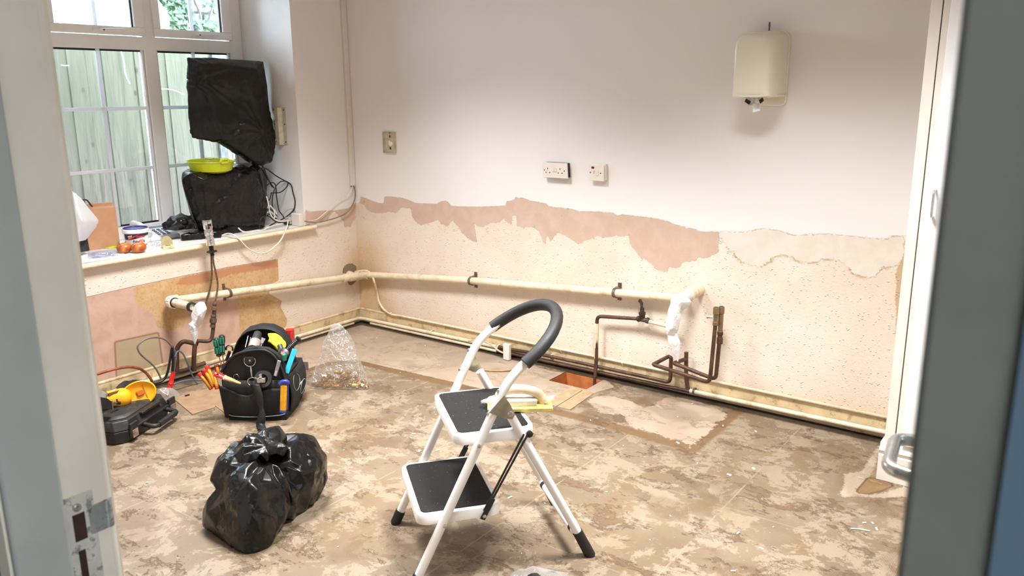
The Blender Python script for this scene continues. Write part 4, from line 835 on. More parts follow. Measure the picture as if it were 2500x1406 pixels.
for px_, z_q, m_ in ((1055, .042, pc), (1700, .036, ironm), (1216, .04, pc), (1345, .05, pc)):
    xx = onY(px_, 840, -.036)[0]
    q = MB(); ring(q, (xx, -.036, z_q), (1, 0, 0), .0115, .0145, .010); q.box((xx - .005, -.036, z_q + .010), (xx + .005, -.004, z_q + .0145)); tag(q.build('pipe_clip', m_), {1055: 'small cream clip on skirting pipes nearest the corner', 1700: 'rusty clip on the cream pipe end at right', 1216: 'cream clip on skirting pipes beside the junction box', 1345: 'cream clip on copper pipes left of the floor pit'}[px_], 'clip')
# surface cable above the back skirting
sc_ = thing('surface_cable', 'cream painted cable dropping from the corner pipe then along the back skirting', 'cable', (.2, -.02, .1))
pts = [onY(x, y, -.045) for x, y in ((866, 664), (885, 661), (898, 662), (908, 672))] + [onY(x, y, -.070) for x, y in ((914, 688),)] + [onY(x, y, -.028) for x, y in ((921, 715), (925, 735), (934, 752), (948, 764), (962, 769))]
MB().tube(spline(pts, 5) + [V(.40, -.026, .1045), V(.9, -.026, .106), V(3.43, -.026, .108)], .0072, 10).build('cable', pc, sc_, smooth=180)
for px_ in (956, 1025, 1370, 1520): 
    q0 = onY(px_, 770 + (px_ - 955) * .211, -.026); q = MB(); ring(q, (q0[0], -.026, .106), (1, 0, 0), .0072, .0096, .010); q.box((q0[0] - .004, -.028, .090), (q0[0] + .004, -.016, .100)); q.build('cable_clip', pc, sc_)
# copper on the window wall
for pts, r, lab in (([onX(432, 912, .07), onX(431, 850, .07), onX(446, 832, .07), onX(482, 840, .085)], .0125, 'copper pipe rising from skirting and bending right under the bagged elbow'), ([onX(474, 905, .085), onX(473, 880, .085), onX(476, 838, .085)], .0125, 'short copper riser directly under the white wrapped stub'), ([onX(482, 832, .10), onX(516, 834, .12), onX(521, 800, .12), onX(524, 742, .12)], .0105, 'copper pipe from white wrap up to the tap hose valve'), ([onX(424, 910, .06), onX(455, 903, .06), onX(500, 886, .06)], .012, 'short copper pipe lying in front of the window wall skirting')):
    tag(MB().tube(fillet(pts, .03, 6), r, 12).build('copper_pipe', cop, smooth=60), lab, 'pipe')
hv = thing('hose_valve', 'old brass isolating valve joining copper pipe to the tap hose', 'valve', tuple(onX(520, 800, .12))); a, c_ = onX(519, 800, .12), onX(524, 738, .12); ax = nrm(c_ - a); L = np.linalg.norm(c_ - a); q = MB()
q.lathe([(.011, 0), (.015, .003), (.015, .016), (.011, .018), (.012, .022), (.0185, .03), (.0185, .052), (.012, .056), (.015, .06), (.015, .07), (.010, .074)], a, ax, 10); q.build('valve_body', mat('grey_brass', (112, 98, 80), .5, .6, var=.2), hv, smooth=35)
MB().lathe([(.010, L - .045), (.014, L - .043), (.014, L - .025), (.009, L - .022), (.009, L - .01), (.006, L + .004)], a, ax, 10).build('top_nut', brs, hv, smooth=35)
# mixer tap standing on its flexible tails
tpz = thing('mixer_tap', 'chrome mixer tap standing free on its two tails before the sill', 'tap', tuple(onX(516, 605, .12)))
B0 = onX(515, 600, .12); dz = V(0, -.0, 1); tilt = nrm(V(0, -.07, 1))
MB().lathe([(.0185, 0), (.023, .004), (.0215, .035), (.0225, .045), (.019, .052), (.019, .056), (.0225, .058), (.024, .085), (.022, .088), (.0215, .094), (.0245, .098), (.0255, .138), (.022, .146), (.008, .148)], B0, tilt, 22).build('tap_body', chrome, tpz, smooth=40)
q = MB().lathe([(.007, 0), (.007, .014), (.010, .015), (.010, .022)], B0 + tilt * .03 + V(.018, -.004, 0), (1, -.25, 0), 12); q.build('spout_screw', chrome, tpz)
q = MB().obox(B0 + tilt * .118 + V(.024, -.004, 0), V(.002, 0, 0), V(0, .010, 0), V(0, 0, .007)); q.obox(B0 + tilt * .104 + V(.023, -.010, 0), V(.002, 0, 0), V(0, .006, 0), V(0, 0, .004)); q.build('grip_recess', gask, tpz)
q = MB().lathe([(.0275, 0), (.0275, .004), (.012, .006), (.012, .03)], B0 - tilt * .034, tilt, 20); q.lathe([(.010, 0), (.010, .03)], B0 - tilt * .055, tilt, 14); q.build('mounting_washer', mat('black_rubber', (26, 24, 24), .6), tpz); MB().lathe([(.0115, 0), (.0115, .025)], B0 - tilt * .03, tilt, 14).build('tail_bush', steel, tpz)
hose = mat('braided_hose', (140, 122, 104), .35, .75, var=.2, vs=120)
MB().tube(spline([B0 - tilt * .04 + V(.004, .004, 0), onX(521, 640, .12), onX(530, 680, .12), onX(531, 705, .12), onX(525, 740, .12)], 6), .0055, 8).build('tail_hose', hose, tpz); MB().tube(spline([B0 - tilt * .04 + V(-.004, -.004, 0), onX(516, 640, .11), onX(517, 672, .10), onX(512, 706, .09), onX(504, 735, .08), onX(500, 760, .08)], 6), .0055, 8).build('tail_hose', hose, tpz)
# ================================================================ STEP LADDER
FR = onZ(1012, 1437); u_ = V(.6190, .7854, 0); w_ = V(.7854, -.6190, 0)
lad = thing('step_ladder', 'white two step folding ladder with black treads and black foam hoop handle', 'ladder', tuple(FR))
LP = lambda u, w, z: FR + u_ * u + w_ * w + V(0, 0, z)
wp = mat('white_powder_coat', (236, 232, 228), .3, var=.02, vs=8, spec=.5); blk = mat('black_rubber', (26, 24, 24), .6); tread = NT('black_tread')
tread.set(color=tread.mix(tread.M('MULTIPLY', tread.step(tread.noise(150, 2), .70, .74), .8), tread.mix(tread.noise(20), (22, 20, 19), (31, 29, 28)), (150, 146, 140)), rough=.8, spec=.25, normal=tread.bump(tread.noise(300, 2), .001)); tread = tread.m
WB = -.42; TR = .0146
def leg(pts, r=TR): return MB().tube(fillet(pts, .06, 6), r, 16)
for w in (0, WB):
    leg([LP(.313, w + (-.026 if w == 0 else .026), .560), LP(.592, w + (-.026 if w == 0 else .026), .02)]).build('rear_leg', wp, lad, smooth=60)
    MB().tube([LP(-.006, w, .0), LP(.016, w, .046)], .0182, 16).build('foot_cap', blk, lad, smooth=60)
    MB().tube([LP(.600, w + (-.026 if w == 0 else .026), .0), LP(.552, w + (-.026 if w == 0 else .026), .098)], [.0185, .0172], 16).build('foot_cap', blk, lad, smooth=60)
    s = 1 if w == 0 else -1; wo = w + s * .001
    bm_2 = mat('zinc_plate', (176, 168, 146), .3, .85, var=.1)
    # hinge plate: folded triangle between the legs
    q = MB(); ww = w + s * .0135
    q.prism([LP(.246, ww, .570), LP(.298, ww, .545), LP(.322, ww, .540), LP(.330, ww, .556), LP(.314, ww, .590), LP(.296, ww, .622)], w_ * s * .002); q.build('hinge_plate', bm_2, lad, bevel=.0006)
    q = MB().lathe([(.010, 0), (.010, .003), (.006, .006)], LP(.314, ww + s * .002, .560), w_ * s, 14); q.build('pivot_rivet', steel, lad)
    for (uu, zz) in ((.100, .211), (.214, .465)): MB().lathe([(.0062, 0), (.0062, .003), (.003, .0055)], LP(uu, w + s * TR, zz), w_ * s, 12).build('rivet', steel, lad)
    for (uu, zz) in ((.281, .632), (.248, .562)): MB().lathe([(.0062, 0), (.0062, .003), (.003, .0055)], LP(uu, w + s * .002, zz), -u_ * .9 + V(0, 0, .4), 12).build('rivet', steel, lad)
# hoop handle
A0 = LP(.318, 0, .674); B0_ = LP(.318, WB, .674); top_ = []
hoop = []
for k in range(25):
    t = PI * k / 24; hoop.append(LP(.333 + .192 * math.sin(t) ** .85, -.21 + .21 * math.cos(t), .686 + .137 * math.sin(t) ** .85))
leg([LP(0, 0, .012), LP(.314, 0, .668), hoop[3]]).build('front_leg', wp, lad, smooth=60)
MB().tube(hoop[1:-1], .0202, 20).build('foam_grip', mat('black_foam', (24, 22, 22), .6, var=.15, vs=40, bump=.0006, bs=150), lad, smooth=60)
leg([LP(0, WB, .012), LP(.314, WB, .668), hoop[-4]]).build('front_leg', wp, lad, smooth=60)
# crossbar of the rear frame
MB().tube([LP(.545, -.026, .098), LP(.545, WB + .026, .098)], TR, 14).build('cross_bar', wp, lad, smooth=60)
for w in (WB + .05, -.06): MB().tube([LP(.545, w, .098), LP(.545, w + .02, .098)], .0155, 14).build('bar_clip', blk, lad, smooth=60)
# steps
def step_tray(u0, u1, w0, w1, z, nm):
    def rr(ins, zz, r, k=5):
        out = []
        for cu, cw, a0_ in ((u1 - r, w1 - r, 0), (u0 + r, w1 - r, 90), (u0 + r, w0 + r, 180), (u1 - r, w0 + r, 270)):
            for j in range(k + 1): a = math.radians(a0_ + 90 * j / k); out.append(LP(cu + (r - ins) * math.cos(a), cw + (r - ins) * math.sin(a), zz))
        return out
    N_ = 24; R_ = [rr(.004, z - .036, .035), rr(0, z - .034, .035), rr(0, z - .003, .035), rr(.003, z, .035), rr(.014, z + .001, .035), rr(.016, z - .002, .035)]
    q = MB(); q.add([p for r in R_ for p in r], [(k * N_ + i, k * N_ + (i + 1) % N_, (k + 1) * N_ + (i + 1) % N_, (k + 1) * N_ + i) for k in range(5) for i in range(N_)] + [tuple(5 * N_ + i for i in range(N_)), tuple(range(N_ - 1, -1, -1))])
    t = q.build(nm, wp, lad, smooth=50); P_ = rr(.016, z - .0018, .035); MB().prism(P_, (0, 0, .0042)).build('tread', tread, t, smooth=30, bevel=.001)
step_tray(.145, .405, WB + .018, -.018, .492, 'step'); step_tray(.020, .292, WB + .018, -.018, .238, 'step')
for w, s in ((-.012, 1), (WB + .012, -1)):
    for d in (-.007, .007):
        MB().bar(LP(.236 + d * .6, w, .222 + abs(d)), LP(.372 + d, w, .474), .0035, .006, u_).build('folding_strut', blk, lad)
    MB().bar(LP(.226, w + s * .001, .200), LP(.262, w + s * .001, .268), .006, .017, u_).build('strut_end', blk, lad, bevel=.002)
    MB().lathe([(.006, 0), (.006, .003), (.003, .005)], LP(.232, w + s * .003, .212), w_ * s, 12).build('rivet', steel, lad)
    for (uu, zz) in ((.222, .468), (.385, .470), (.106, .212)): MB().lathe([(.011, -.006), (.011, .003), (.006, .006)], LP(uu, w - s * .004, zz), w_ * s, 14).build('spacer', blk, lad)
# wrapped hand float lying on the top step
hf = thing('hand_float', 'plastering float with pale wooden handle and yellow edge on the top step', 'float', tuple(LP(.29, -.15, .495)))
za = .4975
a_ = onZ(1190, 1007, za); b_ = onZ(1350, 1004, za); dx = nrm(b_ - a_); L = np.linalg.norm(b_ - a_); dy = V(-dx[1], dx[0], 0); c0 = a_ + dy * .048
MB().obox(c0 + dx * L / 2 + V(0, 0, .006), dx * L / 2, dy * .050, V(0, 0, .006)).build('sponge_base', mat('yellow_foam_edge', (222, 204, 108), .7, var=.12, vs=40), hf, bevel=.002)
MB().obox(c0 + dx * (L * .47) + V(0, 0, .022), dx * L * .29, dy * .030, V(0, 0, .010)).build('handle_block', mat('pale_grey_block', (212, 206, 198), .5), hf, bevel=.003)
hp_ = [c0 + dx * (L * .22) + V(0, 0, .026), c0 + dx * (L * .19) + V(0, 0, .042), c0 + dx * (L * .34) + V(0, 0, .060), c0 + dx * (L * .56) + V(0, 0, .061), c0 + dx * (L * .76) + V(0, 0, .048), c0 + dx * (L * .85) + V(0, 0, .028), c0 + dx * (L * .87) + V(0, 0, .012)]
MB().tube(spline(hp_, 6), [.0135] * 5 + [.0150] * 20 + [.0155] * 6 + [.016] * 6, 14, flat=1.05).build('handle', mat('pale_wood', (222, 200, 168), .5, var=.08, vs=20), hf, smooth=180)
clr = film('clear_wrap', (250, 250, 250), .34, .12, 70, .006, .45)
for cc, r in ((c0 + dx * .012 + dy * .01 + V(0, 0, .020), .030), (c0 + dx * (L - .012) + dy * .005 + V(0, 0, .022), .026)):
    hull_bag('plastic_wrap', [[cc + V(*np.random.RandomState(k).uniform(-1, 1, 3)) * r * V(1.1, 1.1, .7) for k in range(14)]], clr, hf, .005, 2, .012, 40, 3, zmin=None)
# ================================================================ BLACK RUBBISH BAG
bmt = binmat()
gp = lambda x, y, z=0.0: onZ(x, y, z)
def pl(x, y, p0, nr=None): return onP(x, y, p0, nr if nr is not None else V(CP[0] - p0[0], CP[1] - p0[1], 0))
cb = V(1.62, -2.05, 0); fr = nrm(V(CP[0] - cb[0], CP[1] - cb[1], 0)); sd = V(-fr[1], fr[0], 0)
def bp(x, y, depth): # point seen at (x, y) on a vertical plane through the bag, 'depth' towards the viewer
    return onP(x, y, cb + fr * depth, fr)
g3 = lambda x, y: onZ(x, y, .004)
mainl = [g3(600, 1350), g3(565, 1338), g3(640, 1336), g3(672, 1296), g3(545, 1310), bp(530, 1230, .14), bp(520, 1170, .06), bp(545, 1110, .02), bp(590, 1085, -.02), bp(640, 1090, -.03), bp(690, 1130, .04), bp(702, 1200, .14), bp(690, 1260, .20), bp(575, 1200, .22), bp(620, 1180, .22), bp(640, 1260, .26), bp(590, 1280, .27)] + [cb + fr * a + sd * b + V(0, 0, .004) for a, b in ((.04, .10), (-.08, .10), (-.10, -.08))]
neck = [bp(575, 1100, .02), bp(600, 1072, .02), bp(655, 1050, -.02), bp(677, 1048, -.04), bp(687, 1080, -.02), bp(640, 1112, .10), bp(600, 1122, .12), bp(690, 1112, .06), bp(640, 1075, -.07)]
rgt = [bp(690, 1078, -.06), bp(740, 1066, -.05), bp(765, 1075, -.06), bp(790, 1110, -.05), bp(795, 1160, -.04), bp(778, 1195, .0), bp(700, 1120, .05), bp(680, 1180, .12), bp(762, 1140, .05), g3(772, 1208), g3(700, 1268), g3(745, 1246), bp(720, 1215, .14)] + [cb + fr * a + sd * b + V(0, 0, .004) for a, b in ((-.06, .20), (-.14, .12))]
foot = [bp(530, 1180, .08), bp(503, 1215, .08), g3(494, 1289), g3(505, 1296), g3(535, 1300), g3(560, 1334), bp(545, 1235, .18), bp(520, 1215, .04), bp(500, 1255, .10)] + [cb + fr * .05 + sd * -.14 + V(0, 0, .004)]
GN = bp(655, 1118, .06)
hull_bag('rubbish_bag', [mainl, neck, rgt, foot], binmat('black_bag_film', (8, 7, 7), .24, .16, .7), None, .0075, 2, .022, 6.5, 2, (1, 1, 1), 0.001, 'crumpled black rubbish bag lying on the floor left of the ladder', 'bag', gather=((GN, V(.1, -.2, 1), .026, 2.6), (bp(690, 1190, .10), V(.6, -.5, .4), .014, 3.4)), dents=((bp(672, 1110, .06), .05, .03), (bp(640, 1165, .18), .05, .012)), grow=1.04, facets=560)
# ================================================================ TOOL BAG
T0 = onZ(560, 1027); T1 = onZ(692, 1032); BWD = np.linalg.norm(T1 - T0); ex_ = nrm(V(.815, .58, 0)); ey_ = V(-ex_[1], ex_[0], 0)
tb = thing('tool_bag', 'open black fabric tool bag packed with hand tools', 'bag', tuple(T0 + ex_ * BWD / 2 + ey_ * .17))
TL = lambda x, y, z: T0 + ex_ * x + ey_ * y + V(0, 0, z)
def BP(px, py, y): return onP(px, py, T0 + ey_ * y, ey_)
def bl(px, py, y): q = BP(px, py, y) - T0; return q @ ex_, q[2]
fab = mat('black_nylon', (16, 15, 15), .75, var=.25, vs=60, bump=.0012, bs=260); fab2 = mat('black_webbing', (26, 25, 25), .6, var=.2, vs=80); pip = mat('pale_stitching', (150, 168, 172), .6)
def panel(pxp, y, th, nm, m_=fab, bev=.006):
    P_ = [BP(a, b, y) for a, b in pxp]; return MB().prism(P_, ey_ * th).build(nm, m_, tb, bevel=bev)
panel([(548, 1008), (700, 1012), (703, 960), (700, 925), (690, 880), (675, 862), (655, 850), (625, 846), (598, 852), (575, 868), (556, 885), (544, 902), (540, 930)], .02, .024, 'front_panel')
# raised rim of the front panel
MB().tube(spline([BP(a, b, .016) for a, b in ((540, 908), (556, 882), (575, 866), (600, 858), (630, 854), (652, 857), (672, 872), (688, 900), (697, 930))], 4), .006, 8).build('panel_piping', fab2, tb, smooth=60)
y2 = .32
panel([(572, 990), (720, 990), (724, 900), (718, 855), (706, 822), (690, 803), (668, 792), (640, 790), (612, 797), (594, 812), (583, 832), (573, 860)], y2, .02, 'back_panel')
q = MB(); fo = [(573, 862), (584, 832), (594, 812), (612, 797), (640, 790), (668, 792), (690, 803), (706, 822), (716, 850)]
rim = [BP(a, b, y2) for a, b in fo]; 
hood = MB(); hood.add(rim + [p - ey_ * .055 + V(0, 0, -.012) for p in rim], [(i, i + 1, len(rim) + i + 1, len(rim) + i) for i in range(len(rim) - 1)])
hood.build('back_hood', fab, tb, smooth=60, solid=.006)
MB().tube(spline([p - ey_ * .055 + V(0, 0, -.012) for p in rim], 4), .004, 8).build('hood_piping', fab2, tb, smooth=60)
# body: base and long sides bulging outwards
base = MB(); rings = []
ZB = [(0, -.004, .0), (.025, -.004, .0), (.10, .004, .006), (.17, .008, .01), (.205, .006, .008)]
for z, g, g2 in ZB:
    rings.append([TL(-.004 - g, .01 - g2, z), TL(BWD * .5, .0 - g2, z), TL(BWD + .006 + g, .01 - g2, z), TL(BWD + .012 + g, .19, z), TL(BWD - .004 + g, .335, z), TL(BWD * .5, .345, z), TL(-.002 - g, .335, z), TL(-.010 - g, .19, z)])
nn = 8; base.add([p for r in rings for p in r], [(k * nn + i, k * nn + (i + 1) % nn, (k + 1) * nn + (i + 1) % nn, (k + 1) * nn + i) for k in range(len(rings) - 1) for i in range(nn)] + [tuple(range(nn - 1, -1, -1))])
base.build('body', fab, tb, smooth=70, solid=.008)
MB().obox(TL(BWD / 2, .19, .105), ex_ * BWD * .45, ey_ * .15, V(0, 0, .08)).build('dark_lining', mat('bag_inside', (9, 9, 10), .9), tb, smooth=0)
# front pocket with gathered top
def pk(i, j):
    x = -.042 + (BWD + .060) * i; z = .012 + .155 * j; bul = .045 * math.sin(PI * i) ** .5 * (.45 + .6 * math.sin(PI * min(j, .9) * .75)) + .003 * math.sin(i * 46) * j
    zz = z + (.012 * math.sin(i * 9 + 1) - .018 * math.sin(PI * i)) * j ** 2; sh = -.018 * (1 - j)
    return TL(BWD / 2 + (x - BWD / 2) * (1 - .10 * (1 - j)), .018 - bul, zz)
pkt = MB().grid(26, 12, pk); pkt.build('front_pocket', fab, tb, smooth=180, solid=.004)
MB().tube(spline([TL(-.002 + (BWD + .004) * t, .004 - .034 * math.sin(PI * t) ** .5, .030 + .004 * t) for t in np.linspace(0, 1, 14)], 3), .0012, 5).build('stitch_line', pip, tb)
# right flap with oval piping
def sf(i, j): return TL(BWD + .014 + .014 * math.sin(PI * j) - .006 * i, .04 + .28 * i, .03 + .17 * j)
MB().grid(10, 8, sf).build('side_pocket', fab, tb, smooth=180, solid=.006)
for y0, z0, ry, rz_ in ((.14, .145, .05, .04), (.245, .085, .05, .035)):
    MB().tube([TL(BWD + .013 + .014 * math.sin(PI * ((z0 + rz_ * math.sin(a)) - .03) / .17) + .003, y0 + ry * math.cos(a), z0 + rz_ * math.sin(a)) for a in np.linspace(0, 2 * PI, 25)[:-1]], .0014, 5, closed=True).build('oval_piping', pip, tb)
MB().obox(TL(BWD + .030, .20, .118), ex_ * .0006, ey_ * .012, V(0, 0, .004) + ey_ * .004).build('maker_tag', mat('white_print', (220, 220, 220), .5), tb, smooth=0)
MB().obox(TL(BWD + .012, .335, .160), ex_ * .022, ey_ * .002, V(0, 0, .022)).build('tail_tab', mat('grey_tab', (110, 96, 100), .5), tb)
# ring tab, d-ring, clip and strap
MB().prism([BP(a, b, .010) for a, b in ((597, 871), (619, 871), (621, 880), (614, 888), (604, 888), (596, 880))], -ey_ * .006).build('ring_tab', fab2, tb, bevel=.001); MB().lathe([(.0052, 0), (.0052, .002), (.003, .0036)], BP(610, 880, .003), -ey_, 12).build('rivet', steel, tb)
MB().tube(spline([BP(a, b, .004) for a, b in ((597, 874), (596, 882), (600, 890), (607, 894), (615, 894), (621, 889), (624, 881), (621, 874))], 4), .0024, 8).build('d_ring', steel, tb)
q = MB().tube([BP(612, 893, -.006), BP(613, 905, -.008), BP(615, 920, -.012)], [.003, .005, .0035], 8); q.build('snap_hook', steel, tb)
MB().tube([BP(618, 932, -.030) + (ex_ * math.cos(a) * .026 + V(0, 0, 1) * math.sin(a) * .021) for a in np.linspace(0, 2 * PI, 25)[:-1]], .0026, 8, closed=True).build('strap_ring', steel, tb)
MB().tube([BP(577, 921, .012) + (ex_ * math.cos(a) * .013 + V(0, 0, 1) * math.sin(a) * .015) for a in np.linspace(0, 2 * PI, 21)[:-1]], .0011, 6, closed=True).build('key_ring', steel, tb)
sp = [BP(622, 938, -.040), BP(628, 955, -.048), BP(636, 985, -.052), BP(640, 1010, -.056), BP(636, 1035, -.056)]
st_ = MB(); pts = spline(sp, 5); wv_ = [.022] * 6 + list(np.linspace(.021, .008, 8)) + list(np.linspace(.009, .021, 7))
for s in range(len(pts) - 1):
    pass
ln_pts = pts + [onZ(640, 1046, .012), onZ(652, 1050, .010)]
wd = np.interp(np.linspace(0, 1, len(ln_pts)), [0, .3, .55, .8, 1], [.024, .022, .010, .021, .022])
A_ = [p - ex_ * w for p, w in zip(ln_pts, wd)]; B_ = [p + ex_ * w - ey_ * .004 for p, w in zip(ln_pts, wd)]
st_.add(A_ + B_, [(i, i + 1, len(A_) + i + 1, len(A_) + i) for i in range(len(A_) - 1)]); st_.build('shoulder_strap', fab2, tb, smooth=60, solid=.002)
# ---- tools (each a thing)
redp = mat('red_grip', (196, 34, 30), .35); yelp = mat('yellow_grip', (222, 158, 52), .4); grn = mat('green_grip', (24, 128, 100), .35); tealm = mat('teal_plastic', (34, 160, 180), .4); blkp = mat('black_plastic', (24, 24, 26), .4)
for k, (h0, h1, tip, lab) in enumerate((((527, 825), (535, 870), (545, 908), 'green and black screwdriver leaning in the bag, left one of two'), ((541, 818), (543, 866), (549, 900), 'green and black screwdriver leaning in the bag, right one of two'))):
    a, b_2, t_ = BP(*h0, .02), BP(*h1, .02), BP(*tip, .03); d = nrm(b_2 - a); L = np.linalg.norm(b_2 - a)
    t = thing('screwdriver', lab, 'screwdriver', tuple(t_), 'screwdrivers in the tool bag')
    MB().lathe([(.010, 0), (.0145, .006), (.016, L * .25), (.0125, L * .5), (.0155, L * .7), (.011, L * .88), (.014, L * .94), (.008, L)], a, d, 12).build('handle', blkp, t, smooth=30)
    s_ = nrm(np.cross(d, ey_)); 
    for off in (-.8, 0.0, .8):
        nv = nrm(-ey_ * math.cos(off) + s_ * math.sin(off))
        for z0, z1 in ((.10, .42), (.5, .82)): MB().obox(a + d * L * (z0 + z1) / 2 + nv * .0148, d * L * (z1 - z0) / 2, np.cross(d, nv) * .0042, nv * .002).build('grip_inlay', grn, t, bevel=.001)
    MB().tube([b_2, t_], .003, 8).build('shaft', steel, t)
# pliers: red and yellow handle pairs in the left pocket
for k, (p0, p1, bend, lab) in enumerate((((485, 910), (516, 950), 4, 'red and yellow insulated plier handle, leftmost in the bag pocket'), ((504, 893), (522, 940), 5, 'red and yellow insulated plier handle, tallest of the left pocket'), ((520, 914), (530, 950), 2, 'red and yellow insulated plier handle nearest the wooden knife'), ((498, 902), (520, 945), 3, 'red insulated plier handle tucked between two taller ones'), ((528, 890), (534, 920), 0, 'dark red plier handle behind the other pliers'))):
    a, b_2 = BP(*p0, -.012 + .014 * (k % 3) + (.02 if k == 4 else 0)), BP(*p1, -.008 + (.03 if k == 4 else 0)); mid = (a + b_2) / 2 + ex_ * .004 * bend / 4
    t = thing('pliers', lab, 'pliers', tuple(b_2)); P_ = spline([a, a * .75 + mid * .25, mid, b_2], 5); NN = len(P_)
    MB().tube(P_, list(np.interp(np.linspace(0, 1, NN), [0, .06, .3, .7, 1], [.005, .0105, .012, .0105, .009])), 12).build('handle_grip', redp if k != 4 else mat('dark_red_grip', (150, 44, 30), .4), t, smooth=60)
    Q_ = [p - ey_ * .0058 + ex_ * .0035 for p in P_[4:-1]]; MB().tube(Q_, list(np.interp(np.linspace(0, 1, len(Q_)), [0, .3, .8, 1], [.003, .0078, .0078, .004])), 10).build('grip_inlay', yelp, t, smooth=60)
kn = thing('knife', 'folding knife with red cap and wooden handle in the front pocket', 'knife', tuple(BP(585, 935, -.03)))
kd = [(BP(526, 908, -.03), .0165, redp, 'cap'), (BP(546, 920, -.03), .0165, redp, 'cap')]
a, b_2, c_ = BP(526, 911, -.034), BP(547, 921, -.036), BP(588, 936, -.036)
MB().tube([a - (b_2 - a) * .05, a, b_2], [.010, .0175, .0175], 12, flat=.6).build('red_cap', redp, kn, smooth=40); MB().lathe([(.006, 0), (.006, .002)], BP(531, 914, -.048), -ey_, 10).build('cap_hole', mat('dark_hole', (40, 6, 6), .6), kn)
MB().tube([b_2, b_2 + (c_ - b_2) * .08], [.0185, .0185], 12, flat=.6).build('ferrule', mat('pale_brass', (226, 200, 150), .35, .5), kn, smooth=40); MB().tube(spline([b_2 + (c_ - b_2) * .08, b_2 * .5 + c_ * .5, c_], 4), list(np.interp(np.linspace(0, 1, 9), [0, .4, 1], [.0165, .015, .006])), 12, flat=.6).build('wooden_handle', mat('tan_wood', (196, 146, 92), .5, var=.15, vs=30), kn, smooth=60)
mk = thing('marker_pen', 'grey marker clipped upright inside the front of the bag', 'marker', tuple(BP(672, 915, -.004))); a, b_2 = BP(682, 880, -.004), BP(672, 918, -.010)
MB().bar(a, b_2, .0165, .008, -ey_).build('barrel', mat('grey_plastic', (132, 126, 130), .4), mk, bevel=.002); MB().bar(a * .35 + b_2 * .65 - ey_ * .005, b_2 * .95 + a * .05 - ey_ * .005, .009, .001, -ey_).build('print_strip', mat('pale_print', (176, 174, 176), .5), mk)
tp = thing('tape_roll', 'shiny roll in clear wrap bulging from the front pocket', 'roll', tuple(BP(645, 925, -.02))); tc0 = BP(643, 925, -.016)
MB().lathe([(.024, -.010), (.040, -.010), (.040, .010), (.024, .010)], tc0, -ey_ + V(0, 0, .3), 24, caps=False).build('roll', mat('dark_clear_tape', (52, 50, 50), .15, var=.3), tp, smooth=40); q = MB().obox(BP(636, 918, -.034), ex_ * .006, ey_ * .006, V(0, 0, .008)); q.obox(BP(638, 928, -.036), ex_ * .018, ey_ * .008, V(0, 0, .009)); q.build('bright_core', mat('crumpled_foil', (200, 196, 192), .25, .8, bump=.01, bs=90), tp)
uk = thing('utility_knife', 'yellow and blue utility knife upright at the right front pocket', 'knife', tuple(BP(692, 1005, -.055))); a, b_2 = BP(693, 940, -.058), BP(691, 1002, -.058)
MB().bar(a, b_2, .030, .014, -ey_).build('grip', mat('amber_grip', (232, 166, 30), .35), uk, bevel=.005, seg=3); blu = mat('blue_plastic', (48, 58, 150), .3)
q = MB().tube(spline([BP(684, 938, -.058), BP(690, 932, -.058), BP(700, 932, -.056), BP(702, 936, -.052)], 4), .0105, 10); q.build('blue_head', blu, uk, smooth=60); MB().bar(b_2 + V(0, 0, .002), BP(690, 1008, -.058), .030, .016, -ey_).build('blue_end', blu, uk, bevel=.004); MB().bar(BP(702, 940, -.050), BP(700, 1000, -.050), .010, .010, -ey_).build('blue_back', blu, uk, bevel=.003)
sa = thing('folding_saw', 'teal blade guard slanting along the right side of the bag', 'saw', tuple(BP(698, 912, .05))); MB().bar(BP(720, 852, .09), BP(699, 911, .03), .024, .006, -ey_ + ex_ * .3).build('blade_guard', tealm, sa, bevel=.002)
rt = thing('ratchet', 'black ratchet with ribbed handle and red label slanting over the bag side', 'ratchet', tuple(BP(690, 862, .10))); a, b_2 = BP(700, 856, .10), BP(731, 826, .12); d = nrm(b_2 - a); L = np.linalg.norm(b_2 - a); pr = [(.010, 0)]
for k in range(9): pr += [(.013, L * (.05 + .095 * k)), (.0115, L * (.08 + .095 * k))]
MB().lathe(pr + [(.017, L * .92), (.017, L), (.010, L * 1.03)], a, d, 14).build('ribbed_handle', blkp, rt, smooth=40); hh = BP(692, 863, .085); MB().lathe([(.024, -.010), (.027, -.004), (.027, .006), (.020, .010)], hh, nrm(-ey_ + V(0, 0, .8)), 20).build('head', blkp, rt, smooth=40); MB().obox(hh + nrm(-ey_ + V(0, 0, .8)) * .0105, ex_ * .009, nrm(ey_ * .8 + V(0, 0, 1)) * .006, nrm(-ey_ + V(0, 0, .8)) * .001).build('red_label', mat('coral_label', (226, 92, 76), .5), rt)
MB().tube([BP(690, 862, .10), BP(683, 843, .13)], [.012, .013], 12).build('selector', mat('dark_grey_plastic', (56, 54, 56), .5), rt, smooth=60)
yc = hull_bag('cloth', [[BP(a, b, y) for a, b, y in ((653, 815, .20), (664, 813, .22), (668, 818, .18), (684, 820, .22), (700, 842, .2), (698, 852, .16), (680, 860, .15), (665, 840, .14), (690, 835, .26))], [BP(a, b, y) for a, b, y in ((648, 832, .17), (664, 836, .15), (668, 825, .2), (672, 842, .18))], [BP(a, b, y) for a, b, y in ((654, 815, .20), (666, 812, .22), (660, 826, .2), (670, 830, .18))]], mat('yellow_cloth', (232, 214, 44), .8, var=.08, vs=20), None, .006, 2, .010, 22, 5, label='bright yellow cloth stuffed in the top of the tool bag', cat='cloth')
gt = thing('torch', 'black torch with grey collar standing inside the tool bag', 'torch', tuple(BP(620, 850, .18))); a, b_2 = BP(634, 800, .30), BP(620, 846, .20); d = nrm(b_2 - a); L = np.linalg.norm(b_2 - a)
